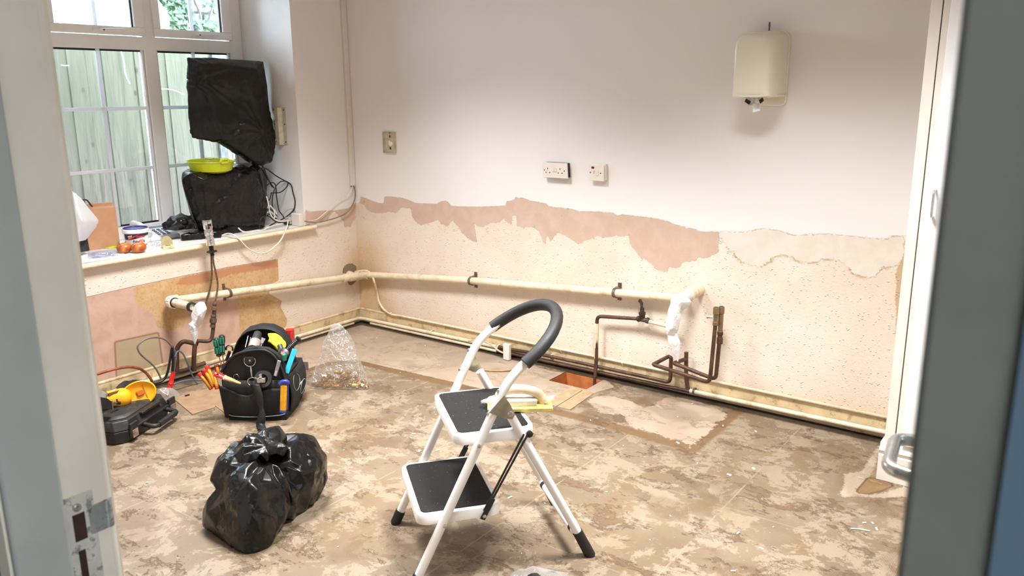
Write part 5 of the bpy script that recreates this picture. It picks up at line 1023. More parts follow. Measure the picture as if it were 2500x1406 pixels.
MB().lathe([(.006, 0), (.009, L * .18), (.020, L * .3), (.023, L * .7), (.020, L * .72)], a, d, 16).build('barrel', mat('charcoal_rubber', (44, 42, 42), .7), gt, smooth=40); MB().lathe([(.026, L * .70), (.028, L * .76), (.028, L * 1.1), (.02, L * 1.12)], a, d, 18).build('collar', mat('warm_grey', (150, 140, 132), .4), gt, smooth=40)
for k, (p0, p1, lab) in enumerate((((606, 820), (599, 848), 'thin bright rod inside the bag, left of the torch'), ((612, 824), (608, 848), 'short thin rod between the torch and the longer rod'))): tag(MB().tube([BP(*p0, .24), BP(*p1, .18)], .0022, 8).build('steel_rod', steel), lab, 'rod')
wc = thing('wire_stripper', 'black stripper with two white bands inside the tool bag', 'stripper', tuple(BP(636, 838, .24))); MB().bar(BP(643, 826, .27), BP(630, 848, .22), .03, .016, -ey_).build('body', blkp, wc, bevel=.003)
for q_ in ((636, 833), (635, 838)): MB().bar(BP(q_[0] - 5, q_[1] + 1, .232), BP(q_[0] + 5, q_[1] - 1, .232), .0016, .006, V(0, 0, 1)).build('white_band', mat('white_print', (220, 220, 220), .5), wc)
rx = thing('red_box', 'red plastic case edge showing behind the tool bag hood', 'case', tuple(BP(708, 825, .40))); MB().obox(BP(706, 818, .40), ex_ * .020, ey_ * .03, V(0, 0, .030)).build('shell', mat('red_case', (206, 30, 26), .4), rx, bevel=.004); MB().obox(BP(706, 808, .372), ex_ * .017, ey_ * .002, V(0, 0, .002)).build('ridge', mat('red_case', (206, 30, 26), .4), rx)
wn = thing('spanner', 'dark adjustable spanner head beside the screwdrivers', 'spanner', tuple(BP(558, 866, .06))); c_ = BP(560, 851, .06)
MB().tube([c_ + (ex_ * math.cos(a) + V(0, 0, 1) * math.sin(a)) * .016 for a in np.linspace(-.6, 3.6, 14)], .006, 8, flat=.6).build('jaw', mat('dark_iron', (58, 50, 48), .4, .7), wn, smooth=60); MB().tube([c_ + V(0, 0, -.014), BP(553, 880, .06)], .008, 8).build('handle', mat('dark_iron', (58, 50, 48), .4, .7), wn)
gc = MB().lathe([(.010, 0), (.012, .004), (.012, .03), (.008, .034)], BP(694, 880, .02), V(0, 0, 1), 12); tag(gc.build('green_cap', grn), 'small green cap peeping out below the ratchet', 'cap')
# ================================================================ ON THE SILL
SZ = lambda x, y, z=ZS: onZ(x, y, z)
X_ = lambda x, y, X: onX(x, y, X)
# screen wrapped in a black sack, tilted on its arm above the wrapped machine
sht = binmat('black_sheeting', (13, 12, 11), .34, .14, .45)
scr = [X_(458, 143, -.30), X_(641, 152, -.20), X_(641, 152, -.26), X_(655, 265, -.19), X_(652, 262, -.26), X_(468, 335, -.30), X_(462, 250, -.32), X_(520, 343, -.22), X_(490, 160, -.22), X_(512, 230, -.20), X_(625, 170, -.16), X_(640, 330, -.17), X_(545, 340, -.18)]
drp = [X_(525, 342, -.24), X_(560, 352, -.18), X_(600, 383, -.20), X_(620, 402, -.20), X_(640, 402, -.19), X_(664, 392, -.18), X_(671, 345, -.19), X_(668, 318, -.19), X_(655, 270, -.20), X_(660, 290, -.24), X_(650, 395, -.26), X_(600, 300, -.15), X_(640, 320, -.15), X_(620, 390, -.15)]
hull_bag('wrapped_screen', [scr, drp], sht, None, .008, 2, .007, 5, 9, (1, 1, 1), None, 'tilted flat screen wrapped in a black sack in front of the window', 'screen', dents=((X_(560, 250, -.16), .14, .022), (X_(486, 260, -.24), .10, .02)), gather=((X_(488, 195, -.20), V(1, .4, -.2), .009, 3.0), (X_(640, 330, -.17), V(1, 0, .5), .012, 3.0)), grow=1.02)
m1 = [X_(444, 420, -.26), X_(470, 412, -.36), X_(520, 418, -.40), X_(442, 440, -.24), X_(470, 424, -.16), X_(560, 402, -.38), X_(600, 398, -.36), X_(636, 405, -.20), X_(650, 430, -.22), X_(653, 500, -.18), X_(645, 545, -.17), X_(642, 556, -.20), X_(486, 560, -.18), X_(468, 490, -.22), X_(480, 540, -.38), X_(500, 440, -.12), X_(610, 425, -.13), X_(620, 540, -.13), X_(500, 540, -.15), X_(560, 480, -.11), V(-.40, -.62, ZS + .004), V(-.40, -.92, ZS + .004), V(-.16, -.63, ZS + .004), V(-.16, -.92, ZS + .004)]
hull_bag('wrapped_machine', [m1], binmat('black_sack', (9, 8, 8), .25, .16, .7), None, .008, 2, .014, 7, 5, (1, 1, 1), ZS + .001, 'bulky machine wrapped in a black sack on the sill under the screen', 'machine', dents=((X_(540, 480, -.11), .09, .02),), gather=((X_(610, 412, -.15), V(1, 0, .4), .012, 3.4),), grow=1.02, facets=170)
hull_bag('black_bundle', [[X_(392, 548, -.24), X_(415, 525, -.24), X_(440, 518, -.26), X_(470, 528, -.22), X_(480, 560, -.18), X_(430, 562, -.20), X_(400, 560, -.22), X_(450, 540, -.14), X_(440, 560, -.30)], [X_(470, 530, -.18), X_(486, 545, -.16), X_(488, 565, -.16), X_(450, 566, -.16), X_(440, 545, -.16)]], bmt, None, .006, 2, .014, 15, 8, facets=200, label='small black plastic bundle between the phone and the wrapped machine', cat='bundle')
hull_bag('wrapped_tray', [[X_(442, 572, -.16), X_(445, 590, -.155), X_(540, 582, -.07), X_(541, 563, -.075), X_(528, 556, -.16), X_(470, 562, -.22), V(-.20, -1.16, ZS + .004), V(-.15, -.98, ZS + .004), V(-.08, -.99, ZS + .004), V(-.165, -1.165, ZS + .004)], [X_(528, 565, -.12), X_(560, 552, -.14), X_(650, 552, -.15), X_(640, 565, -.14), X_(545, 575, -.12), X_(600, 548, -.2)]], bmt, None, .006, 3, .006, 16, 4, zmin=ZS + .001, label='flat black wrapped tray lying on the sill behind the tap', cat='tray')
# lime dish with handle
ld = thing('lime_dish', 'lime green plastic dish with handle on top of the black wrapped machine', 'dish', tuple(X_(516, 420, -.24))); lm = mat('lime_plastic', (196, 204, 30), .35, var=.03)
cD = X_(515, 398, -.22); rD = np.linalg.norm(X_(565, 405, -.22) - X_(466, 405, -.22)) / 2; til = nrm(V(.03, 0, 1))
MB().lathe([(.0, -.052), (rD * .66, -.052), (rD * .86, -.040), (rD * .975, .010), (rD * 1.01, .013), (rD, .016), (rD * .95, .013), (rD * .84, -.034), (rD * .64, -.046), (.0, -.046)], cD, til, 32, caps=False).build('bowl', lm, ld, smooth=40)
q = MB(); q.tube(fillet([cD + V(.002 + rD * .98, -.025, .012), cD + V(rD * .98 + .006, -.022, .026), cD + V(rD * .98 + .006, .022, .026), cD + V(rD * .98 + .002, .025, .012)], .01), .007, 8); q.obox(cD + V(rD * .97, 0, .014), V(.006, 0, 0), V(0, .022, 0), V(0, 0, .010)); q.build('handle_loop', lm, ld, smooth=50)
MB().lathe([(.024, 0), (.028, .006), (.026, .012), (.010, .014)], cD + V(-.01, .0, .022), til, 18).build('pale_cap', mat('pale_lime', (206, 214, 150), .4), ld)
# cables beside the wrapped machine
Q5 = lambda l, X0, X1: [((430 + a / 5.86), (370 + b_ / 5.86), X0 + (X1 - X0) * k / max(len(l) - 1, 1)) for k, (a, b_) in enumerate(l)]
def cab2(nm, l, X0, X1, r, m, lab):
    return tag(MB().tube([np.maximum(np.minimum(p, V(9, RY - .004 if p[0] < 0 else 9, 9)), V(-9, -9, ZS + r if p[0] < .028 and p[2] > ZS - .03 else -9)) for p in spline([(lambda p: p if p[1] < RY - .008 or p[0] > 0 else onY(q[0], q[1], RY - .008))(X_(*q)) for q in Q5(l, X0, X1)], 5)], r, 7).build(nm, m, smooth=180), lab, 'cable')
cab2('cable', [(1240, 190), (1232, 260), (1300, 380), (1350, 450), (1395, 515), (1360, 480), (1300, 350), (1250, 265), (1290, 245), (1420, 340), (1540, 410), (1640, 470), (1670, 580), (1700, 700), (1690, 810), (1640, 880), (1550, 950), (1500, 975)], -.17, -.14, .0036, bcb, 'black cable making the widest loop beside the window reveal')
cab2('cable', [(1232, 185), (1275, 290), (1310, 390), (1385, 500), (1400, 520)], -.16, -.15, .0036, bcb, 'short straight black cable hanging from the wrapped screen')
cab2('cable', [(1295, 490), (1350, 447), (1400, 450), (1425, 500), (1438, 650), (1455, 760), (1475, 850), (1530, 920), (1540, 955)], -.15, -.13, .0036, bcb, 'black cable dropping almost vertically to the sill joint')
cab2('cable', [(1360, 590), (1480, 585), (1560, 530), (1600, 455), (1570, 425), (1500, 430), (1440, 480), (1400, 560), (1378, 660), (1376, 760), (1400, 850), (1440, 930)], -.14, -.14, .0034, bcb, 'black cable curling in a closed ring halfway up')
cab2('cable', [(1330, 700), (1352, 650), (1360, 592)], -.15, -.14, .0034, bcb, 'short black cable end beside the wrapped machine edge')
cab2('cable', [(1690, 988), (1560, 1015), (1430, 1005), (1340, 935), (1260, 920), (1205, 975), (1188, 1055), (1215, 1120), (1260, 1135), (1310, 1090), (1360, 1050), (1430, 1010)], -.10, -.10, .0036, bcb, 'black cable loop lying on the sill beside the end box')
for k in range(4): cab2('cable', [(1300, 800 + 38 * k), (1350, 790 + 36 * k), (1410, 840 + 36 * k), (1440, 900 + 20 * k)], -.17, -.13, .0032, bcb if k % 2 else wcb, ('white cable turn topmost in the small coil by the machine', 'black cable turn second in the small coil by the machine', 'white cable turn third in the small coil by the machine', 'black cable turn lowest in the small coil by the machine')[k])
cab2('cable', [(1292, 640), (1320, 745), (1345, 880), (1400, 960), (1490, 1000), (1600, 985), (1680, 940)], -.15, -.09, .0034, wcb, 'white cable running down beside the black ones to the joint')
cab2('cable', [(1340, 770), (1395, 830), (1410, 930), (1380, 970)], -.14, -.13, .0036, wcb, 'short thick white cable beside the small coil')
cab2('cable', [(1510, 930), (1580, 850), (1660, 820), (1710, 860), (1690, 930)], -.10, -.10, .0015, gcb, 'thin grey wire arching over the sill joint')
cab2('cable', [(890, 1092), (950, 1140), (1060, 1158), (1180, 1148), (1250, 1120), (1330, 1080), (1430, 1050), (1520, 1030)], -.07, -.08, .0040, wcb, 'white cable with cut end lying along the sill')
Q2 = lambda l: [(180 + a / 3.514, 380 + b_ / 3.514) for a, b_ in l]
pts = [(X_(x, y_, X)) for (x, y_), X in zip(Q2([(1840, 555), (1825, 620), (1780, 720), (1730, 775), (1680, 815), (1640, 832), (1600, 838), (1555, 828), (1500, 800), (1455, 755), (1415, 712), (1370, 678), (1320, 668), (1270, 685)]), (-.06, .02, .045, .047, .047, .047, .047, .047, .047, .047, .044, .02, -.05, -.09))]
tag(MB().tube(spline(pts, 5), .0042, 8).build('cable', wcb, smooth=180), 'white cable hanging in a deep loop over the sill front', 'cable')
# tub of filler
tub = thing('filler_tub', 'white filler tub with dark blue lid behind two apples', 'tub', tuple(SZ(336, 607))); tB = SZ(336, 606); tB[0] -= .0
tl = X_(308, 560, tB[0]); tr_2 = X_(366, 560, tB[0]); rT = np.linalg.norm(tr_2 - tl) / 2; hT = X_(336, 556, tB[0])[2] - ZS
MB().lathe([(rT * .80, 0), (rT * .82, .003), (rT * .93, hT - .018), (rT * .93, hT - .016)], tB + V(0, 0, .0005), n=36).build('tub_body', mat('white_tub', (238, 236, 236), .3, var=.02), tub, smooth=40)
MB().lathe([(rT * .95, hT - .022), (rT * 1.0, hT - .020), (rT * 1.0, hT - .003), (rT * .97, hT), (rT * .93, hT)], tB, n=36).build('rim', mat('white_tub', (238, 236, 236), .3), tub, smooth=40)
MB().lathe([(rT * .94, hT - .004), (rT * .94, hT + .004), (rT * .88, hT + .005), (rT * .86, hT + .001), (0.001, hT + .001)], tB, n=36).build('lid', mat('navy_lid', (44, 40, 128), .25), tub, smooth=40)
azc = math.atan2(CP[1] - tB[1], CP[0] - tB[0])
def tubpt(x, y, z=0):  # x metres round to the right as seen from the room, y height
    r = rT * (.82 + .11 * y / (hT - .018)) + .0006 + z; a = azc + x / rT; return tB + V(r * math.cos(a), r * math.sin(a), y)
def patch(mb, x0, x1, y0, y1, z=0, n=12, f=None):
    return mb.grid(n, 4, lambda i, j: tubpt(x0 + (x1 - x0) * i, (y0 + (y1 - y0) * j) if f is None else f(i, j), z))
navy = mat('navy_print', (34, 34, 78), .4); redm = mat('red_print', (214, 54, 40), .4); ora = mat('orange_print', (236, 140, 50), .4); wprint = mat('white_print', (220, 220, 220), .5); bprint = mat('black_print', (24, 24, 30), .4)
s = rT / .066
q = MB(); patch(q, -.075 * s, .085 * s, 0, 0, .0002, 20, lambda i, j: (hT - .024) - j * (.030 * s) * (1 - .62 * min(1, max(0, i * 1.5 - .35)))); q.build('navy_band', navy, tub, smooth=180)
q = MB(); q.grid(10, 3, lambda i, j: tubpt((-.034 + .056 * i) * s, hT - .050 * s + (.026 * i ** .7 + (.010 * (1 - i) + .001) * (j - .5)) * s, .0006)); q.build('red_swoosh', redm, tub, smooth=180)
q = MB(); q.grid(8, 3, lambda i, j: tubpt((-.046 + .020 * i) * s, hT - (.046 - .006 * i) * s + .014 * s * (j - .5) * (1 - i * .7), .0007)); q.build('orange_tail', ora, tub, smooth=180)
q = MB(); q.grid(8, 3, lambda i, j: tubpt((-.048 + .026 * i) * s, hT - (.036 - .004 * i) * s + .006 * s * (j - .5), .0008)); q.build('pale_shape', wprint, tub, smooth=180)
q = MB(); q.grid(10, 2, lambda i, j: tubpt((.000 + .050 * i) * s, hT - .042 * s + .007 * s * j, .0006)); q.build('red_strip', redm, tub, smooth=180)
text_mesh('Poly', .021 * s, lambda x, y, z: tubpt(x * .85 - .020 * s, hT * .36 + y, .0007 + z), 'lettering', bprint, tub)
text_mesh('filla', .025 * s, lambda x, y, z: tubpt(x * .95 + .0165 * s, hT * .36 + y, .0007 + z), 'lettering', redm, tub)
q = MB(); patch(q, -.03 * s, .07 * s, .022, .026, .0004); q.build('print_line', redm, tub, smooth=180)
# apples
n = NT('apple_skin'); P = n.co(); n.set(color=n.mix(n.step(n.M('ADD', n.noise(14, 4, .6, .6), n.M('MULTIPLY', n.noise(50, 4, .6, 0, n.scl(P, (1, 1, .12))), .3)), .46, .80), (156, 54, 28), (206, 134, 62)), rough=.28, spec=.5); apm = n.m
for (px_, py_, lab) in ((307, 617, 'red and yellow apple, left of two before the filler tub'), (341, 616, 'red and yellow apple, right of two before the filler tub')):
    c_ = SZ(px_, py_); r = .5 * np.linalg.norm(X_(px_ + 17.5, 605, c_[0]) - X_(px_ - 17.5, 605, c_[0])); t = thing('apple', lab, 'apple', tuple(c_), 'apples on the sill')
    pr = [(0.001, r * .10)] + [(r * (math.sin(a) ** .8) * (1.0 + .06 * math.cos(a)), r * .70 - r * .70 * math.cos(a)) for a in np.linspace(.35, PI - .38, 14)] + [(r * .14, r * 1.32), (0.001, r * 1.22)]
    MB().lathe(pr, c_, (random.uniform(-.1, .1), random.uniform(-.15, .15), 1), 22, caps=False).build('skin', apm, t, smooth=180); MB().tube([c_ + V(0, 0, r * 1.2), c_ + V(.003, .004, r * 1.6)], .0014, 6).build('stem', mat('apple_stem', (90, 62, 36), .7), t)
# cardboard box
bx = thing('cardboard_box', 'brown cardboard box standing on the sill beside the door frame', 'box', tuple(V(-.33, -1.55, ZS))); R0 = SZ(294, 603); fd = nrm(V(-.30, -1, 0)); dp_ = nrm(V(-1, .30, 0)); hB = X_(289, 503, R0[0])[2] - ZS
card = mat('cardboard', (196, 146, 108), .75, var=.05, vs=14); Wb = .20
q = MB().obox(R0 + fd * Wb / 2 + dp_ * .05 + V(0, 0, hB / 2), fd * Wb / 2, dp_ * .05, V(0, 0, hB / 2)); q.build('carton', card, bx, bevel=.002)
q = MB().obox(R0 + fd * Wb / 2 + dp_ * .085 + V(0, 0, hB + .006), fd * Wb / 2, dp_ * .004, V(0, 0, .008)); q.build('top_flap', card, bx, bevel=.001)
tag(MB().tube(spline([X_(x, y_, -.36) for x, y_ in ((203, 488), (211, 488), (217, 494), (222, 501), (226, 504))], 5), .004, 6).build('brown_handle_cord', mat('dark_brown_cord', (74, 40, 34), .6)), 'dark brown cord curling above the cardboard box', 'cord')
tag(MB().bar(SZ(262, 609) + V(0, 0, .006), SZ(294, 602) + V(0, 0, .006), .03, .010).build('lime_strip', lm, bevel=.002), 'lime green plastic strip on the sill in front of the cardboard box', 'strip')
dk_ = MB(); dk_.prism([X_(196, 580, -.20), X_(214, 580, -.20), X_(220, 612, -.20), X_(198, 616, -.20)], (-.05, 0, 0)); tag(dk_.build('black_pouch', mat('black_pouch', (42, 42, 44), .7), bevel=.004), 'dark grey pouch beside the cardboard box under the white bag', 'pouch')
wf = film('white_polythene', (244, 244, 248), .72, .3, 30, .01, .9)
hull_bag('carrier_bag', [[X_(176, 462, -.20), X_(190, 472, -.19), X_(212, 500, -.17), X_(245, 540, -.17), X_(235, 560, -.18), X_(210, 588, -.18), X_(195, 590, -.18), X_(160, 580, -.20), X_(150, 480, -.22), X_(200, 540, -.10), X_(180, 520, -.26)]], wf, None, .008, 3, .010, 9, 6, label='translucent white plastic bag hanging beside the door frame over the sill', cat='bag')
pp = [SZ(203, 643), SZ(203, 618), SZ(262, 607), SZ(318, 625)]
tag(MB().prism([p + V(0, 0, .0012) for p in pp], (0, 0, .0012)).build('paper_sheet', mat('white_paper', (240, 240, 246), .6, var=.01), smooth=0), 'white sheet of paper lying on the sill at the far left', 'paper')
pk_ = thing('blue_packet', 'clear packet with blue contents on the white paper sheet', 'packet', tuple(SZ(248, 626, ZS + .004)))
hull_bag('contents', [[SZ(x, y_, ZS + z) for x, y_, z in ((220, 630, .006), (285, 622, .006), (280, 612, .008), (228, 616, .008), (240, 620, .022), (270, 616, .022))]], mat('blue_contents', (58, 68, 150), .3, var=.3, vs=60, dirt=(190, 200, 230), ds=60, dk=.8), pk_, .004, 2, .006, 40, 3)
hull_bag('clear_sleeve', [[SZ(x, y_, ZS + z) for x, y_, z in ((208, 632, .004), (290, 626, .004), (284, 606, .006), (212, 612, .006), (240, 618, .032), (272, 614, .030))]], film('clear_sleeve', (246, 248, 255), .38, .1, 60, .006, .55), pk_, .004, 2, .006, 30, 5)
# clamshell
cs = thing('beige_clip_box', 'small beige hinged box standing open on the sill', 'box', tuple(SZ(410, 607))); c_ = SZ(411, 606); bgm = mat('beige_plastic', (206, 192, 152), .45)
q = MB(); vy = nrm(V(.35, 1, 0)); vx = V(vy[1], -vy[0], 0); q.obox(c_ + V(0, 0, .008) - vx * .0, vy * .030, vx * .020, V(0, 0, .008)); q.build('tray', bgm, cs, bevel=.002); MB().obox(c_ + V(0, 0, .0162), vy * .012, vx * .008, V(0, 0, .0008)).build('slot', mat('slot_brown', (84, 60, 44), .7), cs, smooth=0)
dsc = [c_ - vx * .018 + vy * (.030 * math.cos(a)) + V(0, 0, .016 + .048 * max(0, math.sin(a)) ** .8) - vx * .010 * max(0, math.sin(a)) for a in np.linspace(0, PI, 14)]
MB().prism(dsc, -vx * .003).build('lid', mat('olive_plastic', (176, 162, 116), .45), cs, smooth=40)
# desk phone
ph = thing('desk_phone', 'white desk telephone with keypad half hidden behind the filler tub', 'telephone', (-.30, -1.22, ZS)); pm = mat('white_phone', (226, 228, 236), .35, var=.02)
PF0, PF1 = SZ(356, 590), SZ(430, 577); PF0[0] = -.275; f = nrm(V(PF1[0] - PF0[0] - .0, PF1[1] - PF0[1], 0)); f = nrm(V(.05, 1, 0)); bk = V(-f[1], f[0], 0); o_ = V(-.285, -1.345, ZS)
q = MB(); q.prism([o_ + V(0, 0, .001), o_ + V(0, 0, .022), o_ + bk * .16 + V(0, 0, .065), o_ + bk * .17 + V(0, 0, .06), o_ + bk * .17 + V(0, 0, .001)], f * .235); q.build('base', pm, ph, bevel=.004)
up = nrm(V(0, 0, 1) * .16 - bk * -.0 + (-bk) * .043); sl2 = nrm(bk * .16 + V(0, 0, .043)); 
surf = lambda a, b_: o_ + f * a + V(0, 0, .0225) + sl2 * b_
MB().obox(surf(.165, .138) + up * .001, f * .045, sl2 * .012, up * .001).build('display', mat('lcd_grey', (128, 142, 160), .2), ph)
for r in range(4):
    for c2 in range(3): MB().obox(surf(.125 + .028 * c2, .030 + .022 * r) + up * .002, f * .0085, sl2 * .006, up * .002).build('key', mat('grey_key', (84, 88, 104), .4), ph, bevel=.001)
q = MB(); q.tube(spline([surf(.045, -.0) + up * .020, surf(.045, .05) + up * .040, surf(.045, .11) + up * .040, surf(.045, .165) + up * .022], 5), [.024] * 3 + [.018] * 10 + [.024] * 3, 12); q.build('handset', pm, ph, smooth=60)
cc = [SZ(362, 578) * 1, SZ(385, 590), SZ(388, 602), SZ(372, 606), SZ(362, 600)]; cc = [V(-.20, -1.36, ZS + .03), V(-.16, -1.32, ZS + .016), V(-.13, -1.315, ZS + .010), V(-.115, -1.345, ZS + .010), V(-.125, -1.375, ZS + .010)]
cl_ = spline(cc, 24); hel = []
for k, p in enumerate(cl_):
    t = nrm(cl_[min(k + 1, len(cl_) - 1)] - cl_[max(k - 1, 0)]); a1 = nrm(np.cross(t, V(0, 0, 1))); a2 = np.cross(t, a1); hel.append(p + (a1 * math.cos(k * 1.05) + a2 * math.sin(k * 1.05)) * .0068)
hel = [V(p[0], p[1], max(p[2], ZS + .002)) for p in hel]
MB().tube(hel, .0019, 5).build('coiled_cord', mat('white_cord', (222, 222, 228), .4), ph, smooth=180)
tag(MB().tube(spline([V(-.17, -1.10, ZS + .003), V(-.12, -1.06, ZS + .003), V(-.15, -1.0, ZS + .003), V(-.16, -.98, ZS + .01)], 5), .003, 6).build('cable', wcb, smooth=180), 'short pale cable from the telephone to the black tray', 'cable')
# ================================================================ WRAPPED PIPE ENDS
tis = NT('thin_white_plastic'); tis.set(color=tis.mix(tis.noise(20, 4), (236, 234, 236), (248, 247, 248)), rough=.4, sub=.0, normal=tis.bump(tis.M('ABSOLUTE', tis.M('SUBTRACT', tis.noise(45, 4, .6, 1), .5)), .008)); tis = tis.m
XL = .272
hull_bag('tied_bag', [[X_(x, y_, XL + d) for x, y_, d in ((473, 745, 0), (486, 735, .0), (500, 736, .0), (507, 752, 0), (498, 785, 0), (488, 800, .0), (468, 790, 0), (464, 770, 0), (480, 745, .04), (485, 770, .05), (490, 750, -.03), (478, 790, .03), (482, 780, -.02))], [X_(x, y_, XL + d) for x, y_, d in ((465, 785, 0), (487, 795, 0), (484, 812, 0), (483, 828, 0), (476, 848, 0), (470, 830, 0), (462, 812, 0), (458, 788, .01), (474, 800, .03), (474, 815, -.02))]], tis, None, .005, 1, .007, 13, 12, facets=200, label='white plastic bag tied over the left pipe elbow end', cat='bag')
YB = -.30
hull_bag('tied_bag', [[Yp(x, y_, YB + d) for x, y_, d in ((1652, 722, 0), (1672, 716, .02), (1690, 735, .0), (1684, 748, 0), (1660, 765, 0), (1645, 745, 0), (1640, 738, 0), (1665, 738, -.04))], [Yp(x, y_, YB + d) for x, y_, d in ((1637, 740, 0), (1662, 738, 0), (1664, 775, 0), (1658, 808, 0), (1648, 822, 0), (1626, 818, 0), (1625, 800, 0), (1630, 760, 0), (1645, 770, -.05), (1642, 800, -.05), (1645, 780, .04))], [Yp(x, y_, YB + d) for x, y_, d in ((1628, 815, 0), (1653, 810, 0), (1664, 838, 0), (1661, 860, 0), (1656, 890, 0), (1648, 870, 0), (1630, 840, 0), (1648, 840, -.03), (1645, 850, .02))]], tis, None, .006, 1, .008, 11, 3, facets=260, label='long white plastic bag tied over the right wall waste stub', cat='bag')
# ================================================================ FLOOR: case, yellow tool, leads, clear bags
C0 = onZ(305, 1091); C1 = onZ(424, 1010); cx_ = nrm(C1 - C0); cy2 = V(-cx_[1], cx_[0], 0); LC = np.linalg.norm(C1 - C0) + .01; DC = .33; HCs = .118
cz = thing('tool_case', 'black plastic power tool case lying shut on the floor at left', 'case', tuple(C0 + cx_ * LC / 2 + cy2 * DC / 2)); cm_ = mat('black_case_plastic', (30, 29, 29), .5, var=.2, vs=30, dirt=(70, 66, 62), ds=20, dk=.4)
CL = lambda x, y, z: C0 + cx_ * x + cy2 * y + V(0, 0, z)
def cshell(z0, z1, i0, i1, nm):
    q = MB(); c = .045
    def rg(i, z): return [CL(a, b_, z) for a, b_ in ((i + c, i), (LC - i - c, i), (LC - i, i + c), (LC - i, DC - i), (i, DC - i), (i, i + c))]
    A = rg(i0, z0); B_ = rg(i1, z1); q.add(A + B_, [(i, (i + 1) % 6, 6 + (i + 1) % 6, 6 + i) for i in range(6)] + [tuple(range(5, -1, -1)), tuple(range(6, 12))]); return q.build(nm, cm_, cz, bevel=.004)
cshell(.002, .060, .006, 0, 'lower_shell'); cshell(.062, .104, .0, .014, 'upper_shell'); cshell(.104, HCs, .030, .045, 'raised_lid')
MB().obox(CL(LC * .5, -.004, .061), cx_ * (LC / 2 - .05), cy2 * .006, V(0, 0, .005)).build('seam_rib', cm_, cz, bevel=.002)
h_ = fillet([CL(LC * .36, .0, .050), CL(LC * .36, -.062, .040), CL(LC * .82, -.062, .040), CL(LC * .82, .0, .050)], .02)
MB().tube(h_, .011, 12).build('carry_handle', cm_, cz, smooth=60); MB().tube([CL(LC * .42, -.062, .040), CL(LC * .76, -.062, .040)], .0145, 14).build('handle_grip', cm_, cz, smooth=60)
for x in (.17, .93):
    t = MB().obox(CL(LC * x, -.006, .060), cx_ * .026, cy2 * .006, V(0, 0, .030)).build('latch', cm_, cz, bevel=.002); MB().obox(CL(LC * x, -.013, .040), cx_ * .019, cy2 * .001, V(0, 0, .018)).build('latch_face', mat('scuffed_latch', (140, 118, 102), .45, var=.3, vs=40), t)
MB().obox(CL(LC * .55, .006, .1), cx_ * .075, cy2 * .010, V(0, 0, .006)).build('lid_rib', cm_, cz, bevel=.002)
yt = thing('power_tool', 'yellow power tool with open shell cover lying on the black case', 'tool', tuple(CL(LC * .42, .18, HCs))); ym_ = mat('amber_plastic', (240, 168, 24), .32, var=.04, vs=10, coat=.2)
zt = HCs + .002
pc_ = lambda x, y_, dep: onP(x, y_, CL(.2, dep, 0), cy2)
a, b_2 = pc_(258, 975, .17), pc_(308, 970, .13); d = nrm(b_2 - a); L = np.linalg.norm(b_2 - a)
MB().lathe([(.020, -.04), (.034, -.02), (.038, .02), (.036, L * .4), (.045, L * .65), (.046, L * .85), (.038, L * 1.05), (.018, L * 1.15), (.001, L * 1.17)], a, d, 22).build('body', ym_, yt, smooth=60)
c_ = pc_(337, 963, .085); nr_ = nrm(V(CP[0] - c_[0], CP[1] - c_[1], .9)); ua = nrm(np.cross(V(0, 0, 1), nr_)); va = np.cross(nr_, ua); RR = MB(); rings = []
ra, rb = .080, .060; ua2 = nrm(ua + va * .35); va2 = np.cross(nr_, ua2)
for rr, dd_ in ((1.0, -.006), (1.02, .004), (.97, .006), (.90, .0), (.62, -.008), (.3, -.010), (.01, -.010)): rings.append([c_ + ua2 * ra * rr * math.cos(t) + va2 * rb * rr * math.sin(t) + nr_ * dd_ for t in np.linspace(0, 2 * PI, 31)[:-1]])
RR.add([p for r in rings for p in r], [(k * 30 + i, k * 30 + (i + 1) % 30, (k + 1) * 30 + (i + 1) % 30, (k + 1) * 30 + i) for k in range(len(rings) - 1) for i in range(30)])
RR.build('shell_cover', ym_, yt, smooth=50, solid=.003)
q = MB().obox(c_ + ua2 * .012 + va2 * .002 - nr_ * .003, ua2 * .016, va2 * .013, nr_ * .003); q.build('recess_block', mat('brown_amber', (186, 100, 20), .5), yt, bevel=.003); MB().tube([c_ + ua2 * .036 + va2 * .040 - nr_ * .004, c_ + ua2 * .030 - va2 * .042 - nr_ * .004], .0012, 6).build('seam', mat('brown_amber', (186, 100, 20), .5), yt)
MB().bar(a + V(.03, 0, .03), b_2 + V(-.0, 0, .038), .012, .006, (1, 0, .5)).build('vent_slot', mat('vent_brown', (96, 56, 24), .6), yt)
q = MB().tube([pc_(275, 983, .10), pc_(288, 983, .10)], .005, 8); q.build('hex_key', steel, yt); MB().tube([pc_(286, 983, .098), pc_(292, 984, .098)], .0075, 8).build('key_head', blkp, yt); MB().bar(pc_(285, 974, .092), pc_(286, 980, .092), .006, .004, cy2).build('mark', bprint, yt)
MB().lathe([(.022, 0), (.026, .006), (.020, .012)], pc_(248, 966, .15), nrm(V(CP[0], CP[1], 3) - V(.4, -1.9, 0)), 14).build('chuck', steel, yt)
hull_bag('black_cloth', [[pc_(x, y_, dep) for x, y_, dep in ((278, 945, .2), (285, 955, .16), (305, 932, .2), (335, 924, .22), (352, 930, .22), (358, 938, .19), (310, 955, .15), (340, 945, .16), (330, 932, .26), (300, 955, .24))]], mat('black_glove', (34, 32, 32), .55, var=.3, vs=20), None, .006, 3, .016, 15, 7, label='crumpled black work glove resting on the yellow power tool', cat='glove')
